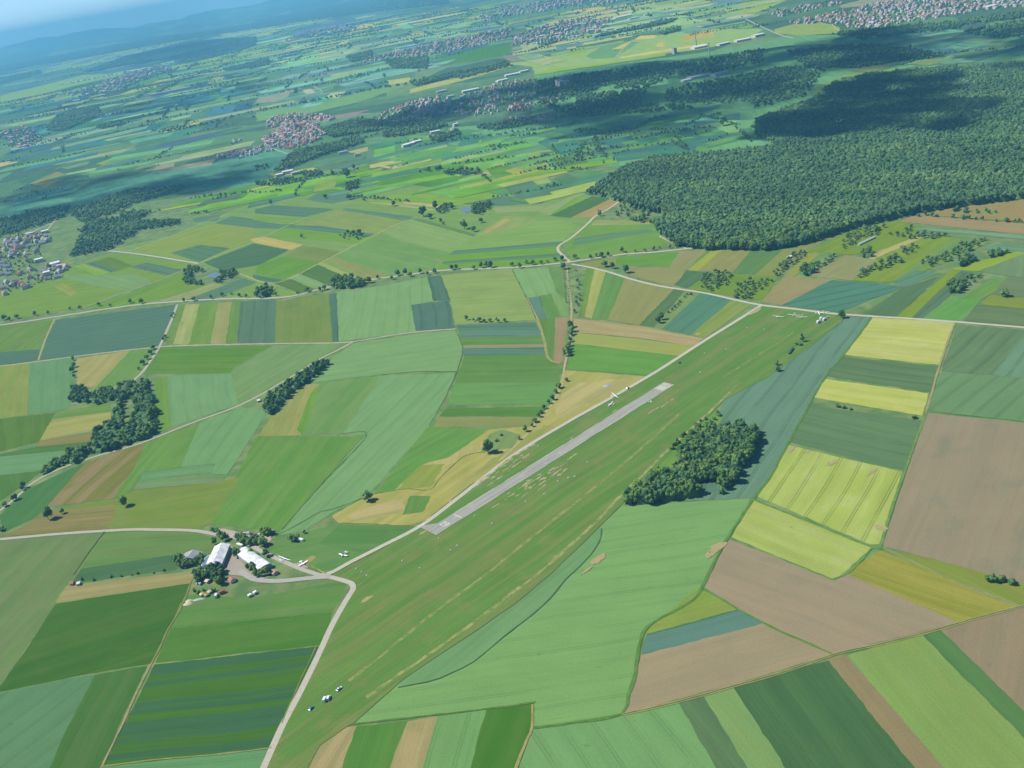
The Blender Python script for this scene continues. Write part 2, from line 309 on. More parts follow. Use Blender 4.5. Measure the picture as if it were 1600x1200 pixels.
FIELDS = """
O:112,144,98 r=0,1000,120,870|-60,848 160,832 115,900 85,945 0,1070 -60,1150
O:106,146,90|166,832 290,829 345,845 325,870 270,880 128,888
D:74,122,88 r=112,905,275,875|128,889 275,867 275,890 200,899 112,912
T:160,162,104|104,916 300,893 300,911 88,941
G:60,116,48 r=60,1050,240,990|88,944 297,912 262,985 236,1036 140,1052 0,1080 0,1074 40,1018
W:100,145,108 r=0,1180,130,1080|-60,1098 100,1062 148,1055 125,1100 95,1160 60,1240 -80,1300
G:67,122,58|149,1056 229,1041 190,1120 160,1190 140,1240 62,1240 96,1160 126,1100
O:100,146,86|282,943 300,930 400,935 545,905 519,955 268,981
G:68,130,54 r=260,1010,510,970|268,983 518,957 505,1006 244,1035
D:70,124,62 c=72,116,88 b=.95 r=230,1060,480,1030|242,1039 510,1010 472,1088 425,1168 165,1195
W:106,158,110|160,1200 422,1172 410,1200 380,1260 130,1260
W:126,172,110 r=760,1000,1100,950|972,792 1170,779 1128,855 1098,912 1080,940 1012,978 1000,1000 990,1060 972,1115 835,1137 836,1098 552,1131 632,1060 750,982 800,947 860,898 935,825
W:116,162,112 r=700,1035,930,850|940,826 936,848 915,876 885,905 850,945 800,985 740,1034 705,1052 668,1066 622,1074 632,1060 750,982 800,947 860,898 935,825
T:168,164,108 r=520,1200,560,1138|462,1240 500,1165 540,1137 558,1136 520,1240
G:74,136,56 r=580,1200,600,1135|558,1136 638,1128 596,1240 520,1240
T:170,166,108 r=640,1200,660,1125|638,1128 684,1121 652,1240 596,1240
W:118,166,106 r=700,1200,720,1115|684,1121 761,1110 728,1240 652,1240
G:62,126,46 r=770,1200,800,1105|761,1110 832,1100 832,1130 825,1150 795,1240 728,1240
W:120,168,110 r=900,1120,1000,1260|832,1140 975,1118 1062,1098 1145,1240 800,1240
D:86,128,88 r=1080,1095,1160,1200|1062,1098 1101,1088 1195,1240 1145,1240
L:126,174,104 r=1120,1080,1220,1200|1101,1088 1146,1074 1255,1240 1195,1240
D:70,117,77 r=1220,1050,1330,1200|1147,1073 1296,1033 1465,1240 1255,1240
S:150,136,110 r=1310,1030,1450,1200|1296,1032 1324,1025 1512,1240 1465,1240
L:130,174,96 r=1380,1010,1540,1200|1326,1024 1441,993 1600,1150 1690,1240 1512,1240
D:80,130,80 r=1455,990,1600,1130|1443,992 1470,985 1600,1110 1700,1215 1690,1240 1600,1151
S:152,138,120|1472,985 1600,950 1700,925 1700,1215 1600,1109
S:164,150,128 r=980,1100,1298,1010|976,1113 1003,1024 1190,974 1297,1022 1145,1069
B:94,138,124 t=.1|1005,1022 1011,993 1155,953 1192,973
O:134,163,84|1010,990 1020,978 1090,921 1157,950
S:162,148,130 r=1140,850,1490,970|1140,844 1300,908 1322,897 1495,972 1300,1021 1190,971 1100,918
T:152,160,72 r=1350,870,1580,945|1323,896 1375,861 1585,948 1497,971
O:132,152,80|1379,857 1480,880 1600,915 1680,935 1640,945 1592,946 1480,903
Y:172,188,86 t=.12 r=1160,815,1330,880|1145,839 1176,782 1362,855 1304,905
Y:174,192,86 t=.6 r=1215,740,1190,775|1184,775 1231,696 1408,738 1372,850 1360,850
D:94,138,100 t=.4 r=1240,660,1420,700|1233,690 1263,634 1438,657 1410,735
Y:188,198,92 t=.12 r=1275,610,1445,635|1268,620 1284,592 1450,615 1440,649
D:92,134,98 t=.4 r=1290,570,1460,595|1288,587 1308,557 1465,573 1453,612
Y:188,196,98 t=.12 r=1330,520,1480,535|1355,496 1490,504 1468,570 1309,553
D:98,140,104 t=.5 r=1500,570,1570,510|1497,508 1600,516 1680,522 1680,594 1472,580
B:106,150,122 r=1555,590,1600,530|1552,586 1600,528 1680,535 1680,596
W:112,152,112 t=.5 r=1500,640,1560,590|1471,582 1680,597 1680,668 1450,641
S:156,144,128 c=142,144,122 p=.9 r=1420,840,1500,660|1449,646 1680,670 1680,930 1600,911 1381,853
B:104,146,124 r=1140,775,1290,560|1322,497 1362,496 1312,560 1288,590 1232,690 1202,745 1178,778 1060,782 1118,662 1132,625 1160,610 1202,588 1262,545
D:82,130,112|1075,752 1095,748 1119,752 1117,770 1104,766 1087,756
G:96,152,70|1001,757 1040,712 1085,668 1122,640 1128,655 1070,715 1030,752 990,783 975,785
G:94,146,74 r=270,540,280,476|277,477 291,476 272,537 259,540
T:158,178,112 r=285,537,305,475|291,476 313,475 296,537 272,537
G:96,150,72 r=310,535,330,475|313,475 342,473 330,537 296,537
O:148,164,110 r=340,535,350,475|342,473 363,472 354,537 330,537
G:92,146,72|363,472 376,471 374,537 354,537
B:92,132,114 r=400,535,405,470|376,471 433,468 430,536 372,537
O:116,150,92 r=460,530,465,465|433,468 515,459 521,534 430,536
B:84,126,114 r=524,530,521,460|515,459 527,458 531,533 521,534
W:128,172,120 r=580,520,590,450|527,458 600,446 668,433 678,470 642,476 650,517 531,533
B:86,128,112|669,433 688,430 697,450 702,469 678,470
B:86,128,116 r=675,510,670,475|643,477 701,470 710,514 651,517
O:136,170,106 r=700,460,820,452|690,430 800,420 826,470 838,499 712,507 704,465
W:130,174,120|802,421 858,418 870,457 822,466
G:92,148,80|858,418 874,417 884,468 870,457
B:96,138,122|824,467 845,463 856,498 839,499
G:88,146,74|845,463 862,459 878,494 856,498
W:126,168,112|862,459 870,458 884,470 888,493 878,495
G:84,140,70|840,500 868,497 866,540 869,563 858,560 850,530
O:152,148,114 r=870,560,880,497|868,497 888,495 882,530 876,568 866,563 868,540
B:90,134,116|714,508 836,504 841,514 718,517
B:98,142,124|718,517 841,514 846,526 722,528
G:84,142,70|722,528 846,526 849,538 724,540
S:152,148,126|724,540 849,538 850,543 725,545
B:92,136,118|725,545 850,543 853,554 726,556
G:84,142,70 r=730,575,870,572|726,556 853,554 872,570 873,596 713,598 719,580
W:110,160,100 r=710,615,870,608|712,599 872,598 862,626 859,632 699,632
D:84,138,76|697,639 857,636 847,650 688,650
O:136,152,100|686,653 843,652 830,667 678,667
W:126,170,118 r=560,560,700,540|552,537 640,524 714,516 722,545 713,580 650,580 594,585 478,598 513,566
W:124,169,118 r=480,820,680,620|593,588 711,583 703,607 690,635 670,667 582,765 570,776 520,800 472,830 434,836 440,828 573,680 536,677 585,605
G:96,152,80 r=480,670,540,600|500,600 591,588 584,604 534,677 474,679
G:92,154,64|486,612 499,601 474,679 463,672
T:152,166,96|470,602 499,600 485,614 462,672 470,680 406,681 422,655 446,635
G:88,148,68 r=400,820,500,690|402,682 566,683 436,830 328,818 360,765
G:82,142,64|248,543 428,540 395,556 365,575 360,583 225,584
G:104,154,90 r=375,625,500,545|428,540 536,537 505,556 440,596 374,631 361,584 366,575
W:120,166,120|261,588 360,584 371,632 300,656 268,667
G:92,150,68|243,590 260,588 267,668 246,676
W:118,166,116 r=330,735,400,640|312,662 376,637 418,642 355,741 332,740 338,724 282,729
G:90,150,70 r=190,770,260,685|229,692 310,663 281,730 224,737 205,766 178,779
W:112,160,114|224,738 332,726 331,739 219,751
G:100,148,90|219,752 355,742 346,752 210,765
T:142,142,96 c=122,134,84 b=.8 r=100,780,190,700|135,722 180,708 226,692 207,735 176,779 73,792
D:76,132,88 r=30,800,100,735|0,806 45,764 100,738 131,724 72,792 50,810 8,830
O:120,150,84 r=80,810,330,770|60,806 110,792 180,780 208,767 346,753 374,746 328,818 312,826 165,828
T:138,142,88|28,828 72,800 180,790 175,810 168,826 0,838
G:90,144,74 r=20,540,70,505|-60,515 85,500 62,546 0,551 -60,555
B:86,130,116|-60,556 62,546 57,563 0,571 -60,578
B:88,132,118 r=60,560,250,520|88,500 275,476 252,540 150,552 59,563
O:132,160,94 r=20,640,35,575|-60,578 47,566 43,648 0,653 -60,660
W:110,158,116 r=70,640,80,570|48,566 113,561 108,637 44,647
T:164,170,108|120,561 203,548 150,605 121,601
G:96,152,78|204,548 245,543 226,583 205,590 176,603 151,605
D:86,132,80|-60,662 87,645 62,690 0,705 -60,718
G:92,146,72|88,644 172,630 172,643 82,655
T:160,170,100|82,656 172,644 171,668 63,688
S:142,138,104|62,689 158,675 142,690 57,697
D:80,132,84|-60,722 57,699 140,691 134,700 0,713 -60,722
W:112,160,116|-60,728 0,714 130,702 112,720 62,735 0,742 -60,752
D:80,132,82|-60,760 0,744 62,737 45,752 0,782 -60,810
G:100,154,74 r=0,490,130,470|-60,470 0,462 95,430 102,420 180,396 304,413 286,423 132,480 60,491 -60,508
B:92,136,120|133,413 150,408 187,422 174,425
D:98,142,84|150,408 172,402 206,415 187,422
B:96,138,122|205,417 228,411 284,422 262,430
W:124,166,118|98,429 170,430 212,428 236,441 205,455 150,447 92,432
G:106,164,74|115,415 132,413 171,425 155,431
T:140,166,96|85,447 98,443 124,457 110,462
G:94,152,66 r=150,480,280,430|135,484 286,426 292,440 328,446 225,474
T:150,170,112|250,470 334,443 352,446 288,470
B:94,138,118|288,470 395,430 402,440 334,467
W:126,166,100|342,467 402,442 415,446 470,458 420,465
G:104,158,84|170,391 268,368 372,325 500,300 640,290 915,297 966,314 920,348 877,382 873,393 885,408 800,417 700,421 640,429 560,439 500,451 470,456 400,440 312,411 200,393
O:130,166,98 r=220,390,380,340|206,391 330,350 395,353 398,372 312,408
B:92,138,116|268,395 312,383 358,388 312,409
B:96,142,124|302,341 345,335 338,345 306,347
B:96,142,122|336,349 362,338 420,345 400,356
B:92,138,122|400,327 425,321 522,327 476,339 400,333
B:96,142,128|480,312 500,300 570,296 560,310 520,318
G:100,158,78|400,335 474,340 440,351 396,344
B:94,140,124|396,345 440,351 475,349 585,366 575,371 450,358 400,356
O:130,164,104|458,352 532,327 640,346 600,362 585,365 500,352
B:98,144,122|540,326 640,338 655,343 630,344 535,328
G:96,158,68|420,361 445,356 584,371 566,379 430,372
T:186,182,114|392,374 410,370 472,383 455,390 400,379
D:78,128,106 r=345,405,440,388|320,410 396,381 450,391 405,414 350,423
O:118,152,96|472,384 530,393 500,412 447,400
G:86,152,64 r=410,425,490,400|442,401 500,412 442,436 400,427 404,414
B:88,134,112|396,429 440,437 432,442 398,437
D:84,132,92 r=480,425,530,445|467,427 497,414 545,431 517,447
W:130,170,122|450,434 467,428 516,448 505,451
D:86,132,90|430,443 450,435 490,452 470,458
L:150,180,108|497,413 503,411 580,442 570,444
O:136,158,104|510,406 527,401 606,430 580,441
G:98,156,84 r=540,400,640,425|527,401 595,366 640,384 700,394 675,420 606,430
W:134,172,114|600,363 645,343 742,368 700,393 640,380
G:86,140,82|645,343 652,341 745,367 742,370
G:110,166,84|745,367 830,345 880,345 900,352 878,378 700,393
B:96,142,118|710,392 882,377 878,384 702,398
G:94,160,66|700,399 876,386 875,395 692,408
B:96,142,116|694,409 873,396 876,401 690,413
G:92,158,64|690,413 877,402 880,408 800,416 685,420
G:106,166,74|574,313 640,300 800,304 722,319 610,318
B:94,140,122|722,319 785,307 850,309 848,318 770,322
T:170,180,120|575,316 630,320 690,330 625,322
T:176,182,120|630,315 700,322 690,325 632,318
O:134,170,108|745,367 790,338 838,342 830,352 770,366
T:168,172,108|755,362 790,342 800,344 762,364
L:134,172,112|770,325 850,322 846,330 776,332
L:132,172,110|840,330 905,302 917,300 862,336
G:98,162,72|862,334 900,309 930,307 880,336
D:78,130,96 r=870,335,935,305|860,337 926,307 952,311 893,340
T:164,160,108|893,340 953,312 966,315 932,338
G:96,156,74 r=890,390,1020,355|880,382 926,345 1020,347 1025,362 1048,379 985,396 893,405
B:98,148,116|900,372 1010,358 1022,362 895,384
T:150,170,108|930,344 1015,346 1018,350 925,352
O:134,156,96|905,412 965,403 965,414 925,418
G:88,154,66|965,402 1062,394 1046,417 963,414
S:150,152,116 r=1000,430,1070,425|985,419 1050,418 1074,425 1050,447 1010,437 978,425
O:140,156,108|1062,394 1107,390 1072,422 1046,419
G:92,148,74|1107,390 1116,389 1086,421 1073,423
L:152,178,86|1116,389 1129,390 1091,423 1076,422
S:148,152,112 r=1110,420,1150,390|1129,390 1176,390 1146,427 1092,423
D:92,142,96 r=1150,425,1190,390|1176,390 1226,389 1182,430 1144,428
O:132,156,98|1226,389 1290,374 1265,392 1215,432 1180,430
D:82,130,100|1072,424 1108,426 1074,450 1056,446
O:114,154,80|1108,427 1215,432 1192,470 1130,460 1078,451
S:156,150,120 r=1200,470,1280,440|1190,472 1226,433 1298,438 1223,477
B:84,138,120 r=1230,475,1380,442|1223,477 1300,438 1412,448 1310,488
O:142,156,112 r=1290,430,1340,400|1266,432 1320,399 1372,406 1332,438
L:140,166,90|1226,432 1265,395 1280,396 1240,433
O:118,156,78|1265,394 1330,360 1405,345 1440,355 1420,380 1330,398
O:124,160,82|1332,438 1372,406 1430,375 1480,370 1520,390 1450,420 1390,441
G:100,152,80 r=1400,440,1500,380|1400,437 1490,372 1540,380 1480,410 1430,421
T:172,178,108|1352,402 1430,371 1440,372 1365,405
B:96,144,120|1396,441 1432,422 1466,428 1412,448
D:86,130,98 r=1380,490,1440,445|1350,490 1412,450 1462,434 1402,496
L:124,166,70 r=1410,495,1480,430|1402,496 1488,422 1502,423 1424,498
B:92,132,108 r=1430,495,1500,430|1424,498 1502,423 1520,428 1440,500
G:90,158,78|1440,500 1484,466 1530,470 1506,500
G:92,150,74|1500,466 1548,438 1580,442 1530,470
D:98,134,100|1506,501 1532,477 1680,492 1680,520
L:126,160,82|1534,476 1550,462 1680,474 1680,490
D:104,138,106|1552,460 1576,433 1680,442 1680,472
L:136,178,76 r=1500,418,1590,396|1488,421 1590,393 1604,395 1530,424
D:108,148,112|1530,424 1604,396 1680,402 1680,440 1577,432
B:106,152,128|1530,390 1560,382 1680,392 1680,400 1592,392
S:162,148,124|1405,346 1432,337 1600,350 1700,360 1700,382 1600,366
S:158,146,116|1440,331 1470,324 1520,319 1600,312 1700,306 1700,356 1600,346 1432,335
G:112,156,88|1490,328 1560,331 1556,335 1488,331
B:118,160,132|1430,356 1600,368 1700,384 1700,392 1600,374 1432,359
G:92,148,68 r=906,495,925,420|917,420 930,420 915,495 905,494
T:164,180,104 r=918,497,938,420|930,420 948,423 926,498 915,495
D:98,152,94 r=935,497,960,430|948,423 978,434 951,500 926,498
S:148,152,112 r=965,505,1010,440|978,434 1054,451 1000,508 951,500
D:86,130,94 r=1010,505,1060,455|1055,451 1071,455 1023,511 1000,508
G:104,150,84|1071,455 1095,459 1036,515 1023,511
B:88,140,118 r=1050,515,1120,460|1095,459 1147,467 1080,523 1036,514
O:132,160,94 r=1090,525,1160,470|1147,467 1176,474 1100,528 1081,523
T:172,168,116 r=900,505,1090,535|897,498 1000,510 1098,530 1084,541 1000,528 899,519
L:150,178,100 r=900,530,1060,550|900,521 1000,530 1082,542 1060,556 897,537
G:90,156,70 r=890,560,1040,575|895,539 1058,557 1012,586 888,577
T:170,176,98 w=1.6 r=830,700,990,590|884,579 1008,589 960,617 880,664 800,711 720,769 662,814 640,820 530,817 520,806 580,773 615,768 650,736 700,716 756,673 800,669 832,667 862,632
T:180,180,114 w=5 r=860,660,960,600|900,600 990,592 985,600 950,614 905,640 880,655 870,640 880,618
T:158,170,96 w=5 r=700,770,860,660|760,725 810,690 850,665 868,668 830,690 800,710 740,752 715,770
T:178,178,110 w=4|628,742 660,726 690,716 730,700 760,690 742,706 700,726 664,750 640,764 622,768
T:178,176,112 w=4 r=530,812,640,790|545,806 600,786 632,780 628,798 600,808 548,812
G:90,152,72 r=600,765,740,680|669,668 763,671 700,715 664,724 648,735 615,767 586,771
O:138,160,88 w=3|656,728 694,726 672,760 622,765
G:88,144,70|641,776 672,776 660,800 630,804
G:104,152,86|752,706 765,680 785,672 812,680 800,700
G:90,146,76 r=520,860,660,826|432,846 480,832 530,820 640,822 655,826 517,897 470,884 420,868
G:80,140,70|530,822 640,822 652,826 575,866 500,850
A|345,853 352,850 365,857 372,862 368,870 390,894 420,902 400,908 380,900 352,896 350,890 358,870
A:192,186,172|337,827 350,827 380,835 412,838 424,842 420,848 405,841 370,838
A|456,882 475,880 480,887 468,890 458,886
S:170,162,120|474,878 488,869 493,871 480,882
"""
FAR = """
L:140,194,176|55,88 100,80 180,62 260,38 330,27 400,17 400,22 330,35 200,62 150,74 60,93
L:136,190,164|0,119 100,97 200,78 272,60 290,63 150,100 80,112 0,130
L:150,196,170|345,52 420,42 470,33 480,36 400,60 350,63
L:132,188,158|0,150 80,130 130,117 205,114 150,126 60,148 0,160
L:132,186,164|268,103 300,99 400,72 450,55 470,60 400,90 300,106 270,111
L:126,178,156|180,143 280,126 300,129 230,144
L:140,176,112|150,256 192,240 202,241 160,258
T:190,196,160|-20,252 30,253 0,261 -20,264
S:140,160,130|46,287 90,268 112,275 70,292
T:190,196,150|265,200 300,189 318,190 290,200 255,208
B:86,142,140|120,300 200,276 330,258 345,250 430,232 455,228 450,255 400,290 300,300 200,310 60,345 0,352 0,318
T:178,190,130|420,272 490,262 500,266 430,277
B:110,160,150|490,300 560,286 610,282 600,292 520,306
T:188,192,144|562,262 600,252 680,248 680,254 775,247 780,253 680,262 640,264
S:170,178,140|540,238 595,225 596,230 560,240
T:190,196,140|620,264 690,258 690,268 560,270
G:132,182,114|590,248 680,240 720,232 700,240 655,250
B:96,156,142|672,246 700,238 780,228 800,232 780,246 690,256
T:196,196,146|800,256 850,246 888,245 880,252 800,260
G:132,182,116|640,262 800,262 880,252 930,258 880,270 760,276 700,270
B:104,158,140|740,272 800,264 850,262 830,270 770,278
L:124,178,148|400,175 470,158 560,144 640,125 640,132 560,160 480,178 400,190
B:100,160,150|540,130 600,122 640,120 600,135 530,145
T:180,196,156|605,126 640,121 640,128 606,133
T:176,196,148|640,140 700,124 790,100 800,104 700,132 640,146
L:144,196,172|455,16 530,2 560,8 600,6 580,12 480,35 450,40
L:146,196,170|480,28 520,27 500,36 475,40
T:172,194,156|440,62 510,56 515,58 440,66
L:138,190,158|640,40 700,22 760,10 800,12 760,28 700,50 650,50
T:180,200,150|640,52 675,50 678,54 650,58
B:96,160,140|680,90 760,72 800,70 800,84 740,96 690,100
L:132,188,156|690,62 760,44 800,34 800,40 760,52 700,66
L:152,194,150|780,100 830,95 900,80 960,70 1000,60 1060,50 1120,45 1190,45 1180,60 1090,78 1040,84 1000,92 940,100 860,114 835,117 830,104
B:120,176,150|915,88 940,72 985,64 1000,66 960,90 925,92
T:196,202,146|955,77 985,65 988,65 972,76
T:204,206,148|991,62 1000,56 1027,55 1022,60
T:196,200,148|1024,73 1030,66 1040,65 1038,73
G:146,190,126|885,88 900,75 925,72 912,82
T:186,190,144|1064,68 1075,52 1115,47 1117,58 1070,66
T:204,204,154|965,90 1020,80 1100,68 1100,71 1020,84 970,91
G:148,194,112|835,117 860,108 930,100 990,92 1040,83 1040,87 940,102 870,112
L:150,194,140|1100,14 1200,-2 1240,-4 1180,22 1110,20
T:190,196,148|1108,10 1150,4 1148,8 1112,12
T:188,192,150|1055,12 1080,9 1070,13
L:150,184,140|1210,46 1240,38 1285,35 1312,43 1310,52 1250,56 1212,52
D:96,148,130|835,118 1000,95 1100,82 1200,65 1230,55 1310,55 1600,30 1700,20 1700,112 1600,104 1450,110 1345,120 1295,135 1265,160 1182,190 1178,212 1222,230 1120,242 1020,248 960,262 930,258 880,270 800,262 700,225 700,200 830,190
B:92,148,142|1330,80 1370,58 1404,54 1400,62 1380,78
T:150,172,140|1400,70 1440,54 1462,50 1440,62 1405,73
B:94,150,142|1415,74 1470,52 1530,40 1560,42 1490,66 1440,78
B:98,152,146|1460,84 1500,68 1600,56 1660,50 1660,70 1570,72 1490,88
L:104,152,128|1440,110 1480,100 1600,94 1700,90 1700,104 1600,104
L:140,176,112|1315,118 1380,110 1450,108 1490,108 1400,114 1330,122
O:130,170,110|1270,140 1310,122 1350,114 1330,128 1290,150
D:100,156,120|1010,150 1090,128 1200,110 1200,122 1100,140 1020,156
B:84,144,142|840,222 900,205 940,200 930,215 890,230 850,236
T:150,176,140|1018,203 1058,180 1062,179 1028,202
B:84,144,140|980,205 1010,192 1050,180 1020,203
B:86,146,140|1030,204 1062,180 1100,184 1080,200
D:90,150,124|840,240 920,228 1060,212 1175,200 1178,214 1100,235 1020,246 930,258 880,262
T:150,176,134|825,238 922,227 920,231 828,240
T:176,190,130|896,255 905,243 990,230 995,233 920,242 905,258
B:84,142,138|905,256 930,244 1020,240 1000,248 930,258
G:100,170,110|870,250 890,243 910,240 905,256 880,258
B:90,146,138|760,215 840,205 900,190 890,200 800,220
W:98,152,112|1200,228 1222,216 1250,215 1222,230
"""
RUNWAY_DIR = (690, 826, 1040, 603)
AIRFIELD = "402,1250 413,1200 515,985 551,917 547,911 516,901 660,823 800,713 960,622 1100,533 1190,477 1310,491 1322,497 1262,545 1202,588 1160,610 1132,625 1118,640 1050,705 975,785 935,825 860,898 800,947 750,982 632,1060 552,1131 540,1137 500,1165 462,1235 455,1250"
# roads: kind, width m, colour seen | points
ROADS = """
road 5.6 204,203,190|396,1235 412,1200 441,1135 470,1080 497,1025 520,975 546,930 552,920 549,912 535,907 516,902
road 5.4 208,207,194|503,898 520,894 545,880 600,852 660,820 720,775 800,713 880,664 960,619 1030,578 1100,533 1150,502 1190,477
road 5.2 196,196,186|503,900 480,893 455,883 430,872 405,860 385,848 360,838 340,836 320,832 295,829 240,828 200,828 100,834 0,843 -80,850
road 6.5 190,192,186|517,901 480,904 440,908 405,907 388,901 376,892
road 4.6 200,194,176|400,858 407,850 415,842 423,838
road 7.5 196,196,188|-80,515 0,508 100,493 200,478 265,472 350,467 420,466 460,462 500,452 560,440 640,429 700,422 800,418 888,410
road 6.5 206,202,186|888,410 970,398 1025,394 1072,389 1122,386 1200,387 1230,384 1275,375 1325,358 1400,337 1440,329 1517,319 1600,310 1700,304
road 5.2 208,208,196|893,413 917,417 950,425 985,436 1030,447 1100,458 1150,469 1190,477 1250,484 1310,491 1450,500 1600,512 1700,521
road 5.2 206,202,188|890,409 880,400 872,391 875,383 895,370 920,348 930,338 950,327 967,315 962,310 940,305 915,299
track 4 200,198,180|1072,388 1050,379 1030,369
road 4.4 192,194,176|552,534 530,546 500,561 440,598 375,633 300,661 235,687 200,699 150,713 125,722 100,730 55,752 20,782 -10,806
track 4.0 196,196,176|552,534 520,536 430,537 330,539 252,542 150,553 59,565 -60,580
road 5.0 186,192,184|277,476 268,500 257,525 249,542 238,560 222,582 205,598
track 3.4 176,180,140|85,499 72,528 60,563
track 4.4 190,192,176|552,534 640,520 712,514
track 3.6 176,188,134|130,481 180,462 230,445 290,421
road 5.5 206,206,196|170,392 200,395 250,402 310,412
track 3.6 186,194,150|200,393 270,368 330,343 362,334
track 3.6 176,190,140|290,420 312,411 360,391 400,376 450,352 480,340
track 3.6 176,190,140|470,462 440,470
track 3.6 182,192,140|372,427 430,442 500,411 560,380 610,355 650,340
track 3.4 190,186,140|886,418 889,450 893,480 893,497 892,520 888,545 881,580 878,600 864,630 842,655 822,680 800,702 780,720
track 4 170,170,120|823,466 840,500 850,530 857,560 875,568
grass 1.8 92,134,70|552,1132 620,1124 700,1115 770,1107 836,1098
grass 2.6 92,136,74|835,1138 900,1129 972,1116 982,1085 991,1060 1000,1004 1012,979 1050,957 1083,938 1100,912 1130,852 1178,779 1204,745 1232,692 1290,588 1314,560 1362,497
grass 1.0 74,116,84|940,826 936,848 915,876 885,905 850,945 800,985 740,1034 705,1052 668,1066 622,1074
track 2.0 170,168,112|832,1101 832,1135 824,1155 808,1195 795,1235
farm 3.0 172,174,116|972,1117 1060,1097 1145,1073 1230,1049 1300,1024 1370,1008 1440,991 1520,968 1592,949 1650,935
farm 3.4 168,178,126|1380,855 1430,880 1480,904 1540,928 1592,948
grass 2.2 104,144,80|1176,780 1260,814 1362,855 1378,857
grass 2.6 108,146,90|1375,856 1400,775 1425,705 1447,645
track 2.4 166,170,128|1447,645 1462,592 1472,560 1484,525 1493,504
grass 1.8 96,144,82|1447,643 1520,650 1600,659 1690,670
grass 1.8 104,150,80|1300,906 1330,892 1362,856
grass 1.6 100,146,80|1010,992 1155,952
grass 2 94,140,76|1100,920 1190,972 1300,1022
track 1.7 146,158,104|300,905 285,945 262,985 250,1012 236,1038
track 2.0 168,168,124|236,1038 214,1082 190,1135 160,1197 140,1240
track 1.2 136,156,92|495,1008 478,1045 458,1090 440,1130
track 1.3 156,164,112|425,1169 330,1180 240,1188 160,1198
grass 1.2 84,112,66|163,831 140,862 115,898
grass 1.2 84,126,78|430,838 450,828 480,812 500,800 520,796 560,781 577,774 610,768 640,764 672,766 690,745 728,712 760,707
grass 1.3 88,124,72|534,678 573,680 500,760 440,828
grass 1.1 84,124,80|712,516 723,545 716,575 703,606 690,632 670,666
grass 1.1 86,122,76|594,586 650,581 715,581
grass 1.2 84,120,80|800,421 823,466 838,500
dirt 3.4 176,172,124|1152,602 1100,652 1040,707 1005,742 972,772 935,812 880,862 837,900 800,927 750,966 700,1002 660,1030 610,1064 572,1090
dirt 3.4 160,164,110|1062,647 1030,676 995,707 950,745 900,785 850,825 800,865 757,900 705,938 660,972 600,1022 545,1065
dirt 3.0 150,160,106|1240,520 1190,552 1130,590
dirt 2.2 178,178,120|480,882 495,889 510,897
dirt 3.2 204,200,182|738,766 762,745 790,722 815,706 836,694
dirt 1.2 146,160,92|640,860 590,890 560,915
"""
FAR_ROADS = """
road 9 150,185,190|60,212 68,220 80,222 120,218
road 12 180,200,190|810,8 850,5 900,6
road 9 176,196,190|1000,5 1010,12 1016,20 1030,10
road 9 176,196,190|1140,22 1165,30 1190,42 1220,55 1240,60
road 9 176,196,190|1180,25 1200,18 1230,10
track 6 196,200,180|545,300 600,272 640,250 675,235 700,208 715,190
road 8 160,185,185|660,205 668,190 675,178 690,160 710,148
track 6 180,195,185|425,232 457,243
track 8 196,200,190|500,112 505,118 520,113 560,103 600,95
track 6 188,200,190|490,135 503,143 497,152
track 6 180,195,170|60,380 85,345 100,330 103,322
road 8 170,190,180|0,395 40,370 60,358 90,345
track 6 196,200,170|1300,38 1305,44 1314,50
track 6 186,196,180|960,92 975,75 990,62
"""
# ---------------------------------------------------------------- clouds (their shadows lie on the forest and the far valley)
SHADOWS = [
 "1180,205 1270,168 1345,130 1420,118 1505,122 1520,160 1500,212 1420,215 1340,208 1260,218 1185,222",
 "690,200 640,185 720,150 838,128 930,112 1000,104 1100,92 1200,74 1330,54 1500,47 1700,38 1700,92 1500,90 1400,99 1300,110 1240,140 1180,172 1165,205 1060,218 900,214 830,190",
 "60,348 0,335 0,302 110,277 250,264 345,246 430,234 452,242 400,288 300,297 200,315",
 "150,112 230,82 330,62 400,58 400,72 280,102 190,108",
 "180,170 280,145 400,122 400,138 300,160 220,188 150,196",
]
def pts(s, z=0.0):
    return [at(*map(float, q.split(',')), z) for q in s.split()]

def inside(p, poly):
    x, y = p[0], p[1]; c = False; n = len(poly); j = n - 1
    for i in range(n):
        xi, yi, xj, yj = poly[i][0], poly[i][1], poly[j][0], poly[j][1]
        if (yi > y) != (yj > y) and x < (xj - xi) * (y - yi) / (yj - yi) + xi: c = not c
        j = i
    return c

def area(poly):
    return abs(sum(poly[i - 1][0] * poly[i][1] - poly[i][0] * poly[i - 1][1] for i in range(len(poly)))) / 2

def ico(sub):
    b = bmesh.new(); bmesh.ops.create_icosphere(b, subdivisions=sub, radius=1)
    v = np.array([p.co[:] for p in b.verts]); f = np.array([[q.index for q in t.verts] for t in b.faces]); b.free()
    return v, f

SHADOW_POLYS = [pts(s) for s in SHADOWS]
def in_cloud_shadow(p): return any(inside(p, q) for q in SHADOW_POLYS)

